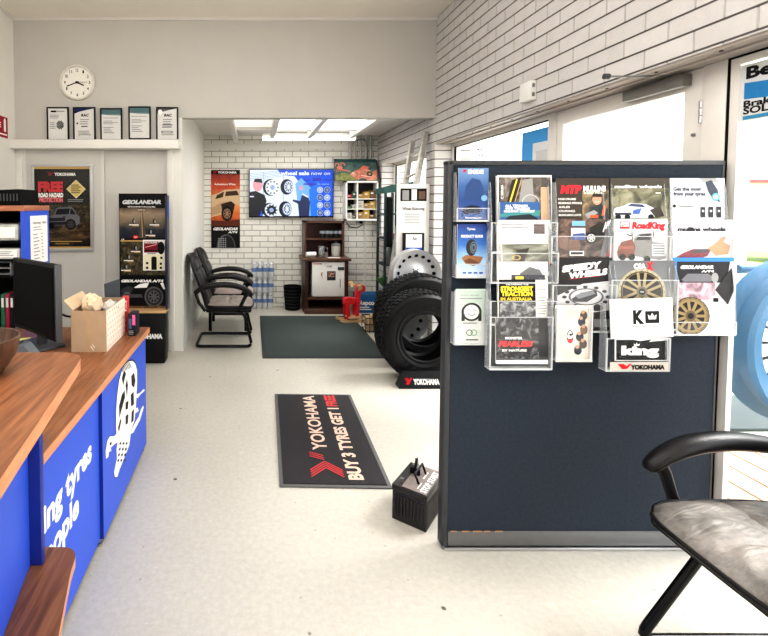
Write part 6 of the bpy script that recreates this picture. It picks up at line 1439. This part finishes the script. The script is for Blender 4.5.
def d_4wd(c):
    c.rect(558, 219, 611, 262, photo('offroad_print', [(36, 28, 26), (84, 66, 58), (140, 112, 96)], 20)); c.rect(573, 221, 586, 226, LBL); c.rect(572, 228, 586, 236, ink((206, 210, 216))); c.poly([(572, 240), (574, 234), (585, 233), (588, 240)], ink((66, 86, 140))); c.disc(564, 241, 5.2, ink((120, 92, 80)), ry=8); c.disc(576, 246, 5, ink((112, 82, 72)), ry=6.5)
    c.poly([(590, 228), (600, 222), (606, 224), (602, 240), (592, 244)], ink((40, 36, 30))); c.wheel(591.5, 238, 5.6, K, G3, G2, 1.05, sp=6); c.poly([(600, 256), (608, 220), (611, 220), (611, 258)], ink((110, 112, 114))); 
    for i in range(3): c.line(603+i*2.4, 232-i*3, 606+i*2.2, 222-i, .9, W)
    c.rect(570, 251, 584, 255.5, W); c.rect(571, 252, 583, 254.5, K); c.poly([(606, 256), (609, 246), (611, 246), (611, 257)], ink((206, 50, 70)))
brochure('brochure', 'brown off-road brochure with big muddy wheels under the trailer parts one', 'brochure', (558.5, 220, 611.5, 262), 2.028, d_4wd, th=.010)
def d_speedy(c):
    c.rect(559, 258, 613, 330, ink((38, 34, 34))); c.text('SPEEDY', 564, 272.5, 5.8, W, w=38, bold=3, sh=.25, ang=R(-7)); c.text('WHEELS', 570, 279, 5.4, W, w=38, bold=3, sh=.25, ang=R(-7)); c.line(571, 279.4, 600, 276, .5, RED)
    c.poly([(559, 296), (584, 284), (612, 281), (612, 310), (590, 313), (559, 310)], ink((190, 190, 192))); c.poly([(573, 299), (582, 293), (597, 290), (598, 296), (588, 302), (575, 302)], ink((36, 36, 38))); c.poly([(576, 296), (584, 292.5), (594, 291), (596, 294), (580, 299)], ink((120, 122, 126))); c.ring(587, 297, 15, 17, ink((84, 84, 88)), .5); c.l += .0002
    for i in range(12): c.disc(587+21*math.cos(i*.52), 297+10*math.sin(i*.52), 2.3, ink((40, 40, 42)), ry=1.5, up=False)
    c.poly([(592, 309), (595, 305), (602, 305), (604, 308), (601, 311), (595, 311)], ink((26, 26, 28))); c.rect(559, 314, 612, 330, ink((30, 28, 30))); c.rect(594, 319, 610, 327, ink((120, 120, 124))); c.rect(601.5, 319, 602.5, 327, K)
brochure('brochure', 'black wheel catalogue with slanted white lettering and a close-up rim', 'brochure', (559.5, 259, 612.5, 330), Y3_, d_speedy, th=.008, base=ink((60, 58, 58)))
def d_cs(c):
    c.rect(557, 306, 592, 362, photo('cream_print', [(206, 196, 178), (222, 214, 200), (236, 230, 220)], 8)); c.disc(571, 337, 3.2, ink((30, 40, 60)), ry=6.6); c.ring(571, 336, 1.2, 2.2, W, 2, a0=40, a1=320); c.disc(571, 341, 2.6, ink((200, 40, 56)), ry=2.2); c.text('CnS', 568, 338, 2.6, W, w=6, bold=2)
    for i, (x, y) in enumerate(((584, 316), (582, 322), (584, 330), (580, 337), (583, 344), (578, 350))): c.disc(x, y, 3.6, (ink((60, 44, 36)), ink((34, 38, 50)), ink((120, 84, 60)), ink((44, 46, 56)))[i % 4], ry=4.6); c.disc(x-.6, y-3.4, 1.8, SKIN)
brochure('leaflet', 'cream leaflet with a group of people and a round emblem', 'leaflet', (561, 311, 588, 359), 1.962, d_cs, th=.010)
holder(551, 184, 613, 256.5, 2.040, 222, 'clear pocket around the dark trailer parts brochure'); holder(552, 226, 614, 263, 2.016, 236, 'clear pocket around the brown off-road brochure'); holder(553.5, 266, 616, 332, 1.984, 285, 'clear pocket around the slanted lettering wheel catalogue'); holder(557.5, 309, 591.5, 360.5, 1.946, 307.5, 'small clear pocket around the cream leaflet')
# ---- fourth column
def d_mul1(c):
    c.rect(612, 178, 670, 222, ink((70, 64, 56))); c.rect(612, 188, 670, 222, photo('rally_print', [(60, 62, 44), (110, 108, 84), (160, 156, 132)], 16)); c.text('mullins wheels', 616, 187.8, 2.8, W, w=46, bold=2, sh=.1); c.rect(656, 192.5, 661, 193.4, W)
    c.poly([(614, 214), (616, 208), (624, 206), (630, 203), (646, 204), (654, 208), (657, 216), (650, 218), (616, 218)], ink((210, 214, 222))); c.poly([(628, 206), (632, 203.6), (643, 204.4), (646, 207.5)], ink((60, 72, 96))); c.poly([(634, 210), (642, 208), (640, 214), (633, 214)], ink((70, 100, 170))); c.poly([(650, 210), (660, 206), (664, 216), (656, 218)], ink((60, 54, 48))); c.rect(616, 212.6, 632, 215, ink((60, 62, 66)))
    for x in (619, 628, 651): c.disc(x, 217, 2.8, K)
brochure('brochure', 'wheel brochure with a white rally car on a brown cover', 'brochure', (612.5, 179.5, 668, 222), 2.054, d_mul1, th=.008, base=ink((96, 88, 78)))
def d_road(c):
    c.rect(616, 219, 667, 262, ink((234, 234, 234))); c.rect(621, 221.5, 631, 229, ink((196, 60, 66))); c.rect(622, 222.4, 630, 226.5, W); c.line(623, 226, 629, 223.5, .8, RED); c.text('RoadKing', 633, 228.5, 6.2, ink((214, 40, 50)), w=32, bold=3, sh=.12); c.rect(657, 232, 665, 232.6, G1)
    c.poly([(634, 256), (635, 238), (640, 233.5), (652, 233), (653, 242), (664, 243), (666, 258), (660, 260), (646, 258)], ink((132, 130, 128))); c.poly([(636, 240), (641, 234.6), (651, 234), (651, 240)], ink((34, 38, 44))); c.rect(652, 244, 665, 256, ink((196, 198, 200))); 
    for i in range(4): c.rect(653, 245.5+i*2.6, 664, 246.4+i*2.6, ink((90, 92, 96)))
    c.poly([(618, 252), (622, 242), (633, 239), (636, 246), (634, 258), (619, 258)], ink((120, 72, 60))); c.rect(619, 246, 634, 249, ink((150, 92, 76))); c.line(633, 240, 632.5, 231, 1, K); c.line(653, 238, 654, 231, 1, K); c.line(627, 234.5, 633, 236, 1, K)
    for x in (623, 632): c.disc(x, 257, 3.2, K)
    c.disc(647, 259, 3, K)
brochure('brochure', 'white truck magazine with red lettering and a chrome road train', 'brochure', (615.8, 219.8, 668, 262), 2.028, d_road, th=.010)
def d_csax(c):
    c.rect(612, 261, 676, 335, grad('csax_print', atY(640, 335, 1.99).z, atY(640, 261, 1.99).z, [(60, 60, 62), (90, 92, 94), (150, 152, 154), (120, 122, 124), (100, 102, 104)])); c.text('CSA', 635.5, 269, 4.8, W, w=12, bold=3); c.text('X', 647.5, 270, 7, ink((226, 40, 48)), w=7, bold=4)
    c.disc(643, 292, 23, ink((128, 118, 96))); c.disc(643, 292, 20.4, ink((34, 32, 30))); c.ring(643, 292, 20.6, 23, ink((176, 166, 142))); c.ring(643, 292, 18.6, 19.6, ink((110, 98, 72))); c.l += .0002
    for i in range(6):
        a = R(30+60*i); p_ = R(7)
        for s_ in (-1, 1): c.line(643+3*math.cos(a+s_*.6), 292-3*math.sin(a+s_*.6), 643+19.5*math.cos(a+s_*p_*1.6), 292-19.5*math.sin(a+s_*p_*1.6), 2.6, ink((158, 142, 106)), up=False)
    c.disc(643, 292, 5.4, ink((110, 100, 82))); c.disc(643, 292, 3.4, K); c.rect(641, 291.2, 645, 292.8, G1)
    for i in range(24): c.disc(643+21.5*math.cos(i*.2618), 292-21.5*math.sin(i*.2618), .5, ink((70, 64, 54)), up=False)
brochure('brochure', 'grey wheel brochure with a gold spoked rim and a red cross letter', 'brochure', (616, 262, 673, 326), Y3_, d_csax, th=.008)
def d_ko(c):
    c.rect(610, 298, 673, 360, ink((242, 242, 242))); c.text('K', 633, 323, 12.5, K, w=11.5, bold=3); c.rect(645.5, 311, 660, 323.5, K); c.poly([(649, 319.5), (648.2, 314.5), (650.6, 316.6), (652.7, 313), (654.8, 316.6), (657.2, 314.5), (656.4, 319.5)], W); c.disc(646.6, 312, .9, K); c.text('KING OFF ROAD', 632, 327.5, 1.6, G2, w=26)
    c.poly([(618, 339), (634, 339), (640, 340.5), (652, 338.6), (648, 341), (667, 339.5), (667, 360), (618, 360)], K); c.text('king', 622, 354.5, 8.2, W, w=37, bold=3); c.poly([(634.6, 346), (634, 343.5), (636, 344.7), (637, 342.6), (638, 344.7), (640, 343.5), (639.6, 346)], W); c.rect(646, 353.2, 659, 354, G3)
def d_ko2(c):
    c.rect(610, 298, 674, 336, ink((242, 242, 242))); c.text('K', 633, 323, 12.5, K, w=11.5, bold=3); c.rect(645.5, 311, 660, 323.5, K); c.poly([(649, 319.5), (648.2, 314.5), (650.6, 316.6), (652.7, 313), (654.8, 316.6), (657.2, 314.5), (656.4, 319.5)], W); c.text('KING OFF ROAD', 632, 327.5, 1.6, G2, w=26)
def d_king(c):
    c.rect(616, 338, 668, 360, ink((242, 242, 242))); c.poly([(617, 340), (634, 340), (640, 341.2), (652, 339.6), (649, 342), (667, 340.5), (667, 360), (617, 360)], K); c.text('king', 622, 354.5, 8.2, W, w=37, bold=3); c.poly([(634.6, 346), (634, 343.5), (636, 344.7), (637, 342.6), (638, 344.7), (640, 343.5), (639.6, 346)], W); c.rect(646, 353.2, 659, 354, G3)
brochure('card', 'black and white card with a small crown in the front pocket bottom', 'card', (616, 330, 668, 361), 1.962, d_king, th=.004, tilt=2, px=(616, 330, 668, 361))
brochure('card', 'square white card with large black letters and a crown box', 'card', (612, 299, 673, 337.5), 1.950, d_ko2, th=.004, tilt=3, px=(610, 298, 674, 338), ang=-1.5)
holder(606, 184, 672, 256.5, 2.040, 222, 'clear pocket around the rally car brochure'); holder(611, 226, 673, 263, 2.016, 236, 'clear pocket around the white truck magazine'); h = holder(612.5, 266, 677, 330, 1.984, 280, 'clear pocket around the grey wheel brochure')
h = holder(608, 305, 669.5, 371, 1.940, 338.5, 'front clear pocket with red and black lettering holding two cards', name='brochure_holder')
p0, p1 = atY(610, 362, 1.888), atY(668, 370.5, 1.888)
mb = MB().bx(p0.x, p1.x, 1.886, 1.8874, p1.z, p0.z, ink((196, 188, 176))); cv = Yc(mb, p0.x, p0.z, p1.x, p1.z, 1.886, (610, 362, 668, 370.5)); cv.poly([(617, 364), (623, 363.5), (626, 366), (629, 363.5), (631, 363.5), (627, 368.5), (622, 369)], RED); cv.text('YOKOHAMA', 630, 369, 4.2, K, w=34, bold=3); mb.build('label', h)
# ---- fifth column
def d_get(c):
    c.rect(671, 178, 725, 224, ink((204, 206, 210))); c.rect(672, 179, 724, 183, ink((196, 204, 214))); c.poly([(700, 178), (716, 178), (720, 182), (704, 182)], ink((150, 150, 148))); c.text('Get the most', 675, 190.5, 3.4, ink((56, 64, 84)), w=27, bold=2); c.text('from your tyres', 675, 195.4, 3.4, ink((56, 64, 84)), w=31, bold=2); c.lines(675, 198, 708, 204, 3, G3, .2, .35)
    c.poly([(706, 182), (712, 180), (718, 190), (720, 202), (714, 200), (709, 192)], ink((60, 68, 80))); c.disc(716, 197, 4, ink((90, 170, 190))); c.disc(716, 197, 2.2, W); c.disc(675.6, 206, 1.6, K); c.text('Tyre pressure', 679, 206.8, 1.5, K, w=15); c.lines(675, 209, 695, 214, 3, G3)
    for i in range(3): c.rect(701+i*7.6, 207-.2*i, 705.4+i*7.6, 217.4, ink((44, 48, 54))); c.rect(702.2+i*7.6, 210, 704.2+i*7.6, 212, G3)
brochure('brochure', 'pale tyre care brochure with three dark gauges, top of the right column', 'brochure', (671, 178.5, 724, 224), 2.054, d_get, th=.008)
def d_mul2(c):
    c.rect(674, 220, 733, 262, ink((210, 208, 214))); c.text('mullins wheels', 679, 231, 3.6, ink((34, 34, 40)), w=47, bold=3, sh=.1); c.rect(679, 233.5, 683, 234.2, G2); c.poly([(676, 258), (684, 253), (694, 249), (712, 249), (708, 256), (690, 262), (676, 262)], ink((120, 30, 46))); c.poly([(690, 253), (697, 249.4), (711, 249.2), (706, 253)], ink((60, 56, 62))); c.poly([(708, 248), (716, 243), (722, 237), (726, 236), (724, 242), (730, 246), (728, 254), (716, 256)], ink((190, 140, 104)))
brochure('brochure', 'pale lilac wheel brochure with a dark red car, right column', 'brochure', (674, 220.5, 731, 262), 2.028, d_mul2, th=.008)
def d_geo(c):
    c.rect(676, 258, 735, 334, ink((222, 222, 224))); c.rect(676, 258, 735, 262, ink((60, 130, 210))); c.rect(676, 258, 680, 282, ink((60, 130, 210)))
    c.poly([(680, 262), (731, 262), (727, 283), (680, 283)], ink((34, 34, 38))); c.text('GEOLANDAR', 683, 269, 3, W, w=32, bold=3, sh=.3); c.text('A/T4', 703, 272.6, 2, W, w=12, bold=2, sh=.3); c.poly([(684, 280), (690, 274), (710, 274), (716, 279), (712, 282), (686, 282)], ink((110, 110, 116))); c.disc(716, 278, 3.4, G1, ry=5)
    c.rect(679, 283, 716, 300, photo('wheel_bg_print', [(90, 80, 86), (170, 140, 150), (226, 196, 204)], 20)); c.text('Tuff', 680, 288, 2.8, W, bold=2, sh=.2); c.poly([(716, 290), (732, 268), (734, 290), (728, 305)], ink((44, 44, 46))); c.rect(714, 298, 719, 302, K)
    c.disc(692, 316, 18.5, ink((60, 54, 46)), ry=19); c.wheel(692, 316, 17, ink((92, 80, 58)), ink((146, 126, 86)), ink((24, 22, 20)), 1.06, sp=11, rr=.92); c.disc(692, 316, 5, ink((96, 84, 60)), ry=5.4); c.disc(692, 316, 3, K); c.ring(692, 316, 15.6, 17.4, ink((128, 112, 80)), 1.05)
    for i in range(20): c.disc(692+16.5*math.cos(i*.314), 316-17.4*math.sin(i*.314), .6, K, up=False)
    c.rect(712, 328, 734, 333, W)
brochure('brochure', 'tyre brochure with blue top edge, black cover and bronze wheel', 'brochure', (676, 258.5, 733, 333), Y3_, d_geo, th=.010)
holder(668, 184, 727, 256.5, 2.040, 222, 'clear pocket around the pale tyre care brochure'); holder(671, 226, 733, 263, 2.016, 236, 'clear pocket around the pale lilac brochure'); holder(673, 268, 736, 335, 1.984, 322, 'clear pocket around the bronze wheel brochure')
# ------------------------------------------------------------------ light
sc = bpy.context.scene
wd = bpy.data.worlds.new('sky'); sc.world = wd; wd.use_nodes = True
t = wd.node_tree; bg = t.nodes['Background']
tc = N(t, 'ShaderNodeTexCoord'); sp = N(t, 'ShaderNodeSeparateXYZ'); mr = N(t, 'ShaderNodeMapRange'); cr = N(t, 'ShaderNodeValToRGB')
t.links.new(tc.outputs['Generated'], sp.inputs[0]); t.links.new(sp.outputs[2], mr.inputs[0]); mr.inputs['From Min'].default_value = -.1; mr.inputs['From Max'].default_value = .7
t.links.new(mr.outputs[0], cr.inputs[0]); e = cr.color_ramp.elements; e[0].color = (1, .985, .965, 1); e[1].color = (.9, .95, 1, 1)
t.links.new(cr.outputs[0], bg.inputs[0]); bg.inputs[1].default_value = 5.3
def area(name, loc, rot, sx, sy, p, c=(1, .98, .96)):
    l = bpy.data.lights.new(name, 'AREA'); l.shape = 'RECTANGLE'; l.size = sx; l.size_y = sy; l.energy = p; l.color = c
    o = bpy.data.objects.new(name, l); col.objects.link(o); o.location = loc; o.rotation_euler = rot; return o
W1 = (1, .985, .965)
area('ceiling_fill_near', (-.4, .9, 3.40), (0, 0, 0), 3.0, 1.6, 30, W1)  # area lamps added under the ceiling as fill, out of view
area('ceiling_fill_far', (-.4, 3.1, 3.42), (0, 0, 0), 3.0, 1.0, 16, W1)
area('ceiling_fill_rear', (-.4, -1.2, 3.40), (0, 0, 0), 3.0, 1.2, 22, W1)
# unseen point lamps added as fill, to light walls and ceiling more evenly
for i, p in enumerate(((-1.0, -.6, 2.75), (.6, -.6, 2.75), (-.3, 1.7, 3.05))):
    l = bpy.data.lights.new('fill_point', 'POINT'); l.energy = (37, 37, 34)[i]; l.shadow_soft_size = .25; l.color = W1
    o = bpy.data.objects.new('fill_point', l); col.objects.link(o); o.location = p
area('alcove_light', (.6, 5.9, 2.44), (0, 0, 0), 1.3, 0.9, 15, (1, .98, .94))
sl = bpy.data.lights.new('sun', 'SUN'); sl.energy = 5.0; sl.angle = R(22); sl.color = (1, .97, .92)
so = bpy.data.objects.new('sun', sl); col.objects.link(so); so.rotation_euler = V((-.62, -.12, -.80)).to_track_quat('-Z', 'Y').to_euler()
sc.view_settings.view_transform = 'Standard'; sc.view_settings.look = 'Medium High Contrast'
sc.view_settings.exposure = 0; sc.view_settings.gamma = 1
sc.cycles.use_denoising = True
sc.cycles.max_bounces = 8; sc.cycles.diffuse_bounces = 5; sc.cycles.glossy_bounces = 4; sc.cycles.transparent_max_bounces = 24
sc.cycles.sample_clamp_indirect = 6; sc.cycles.caustics_reflective = False; sc.cycles.caustics_refractive = False
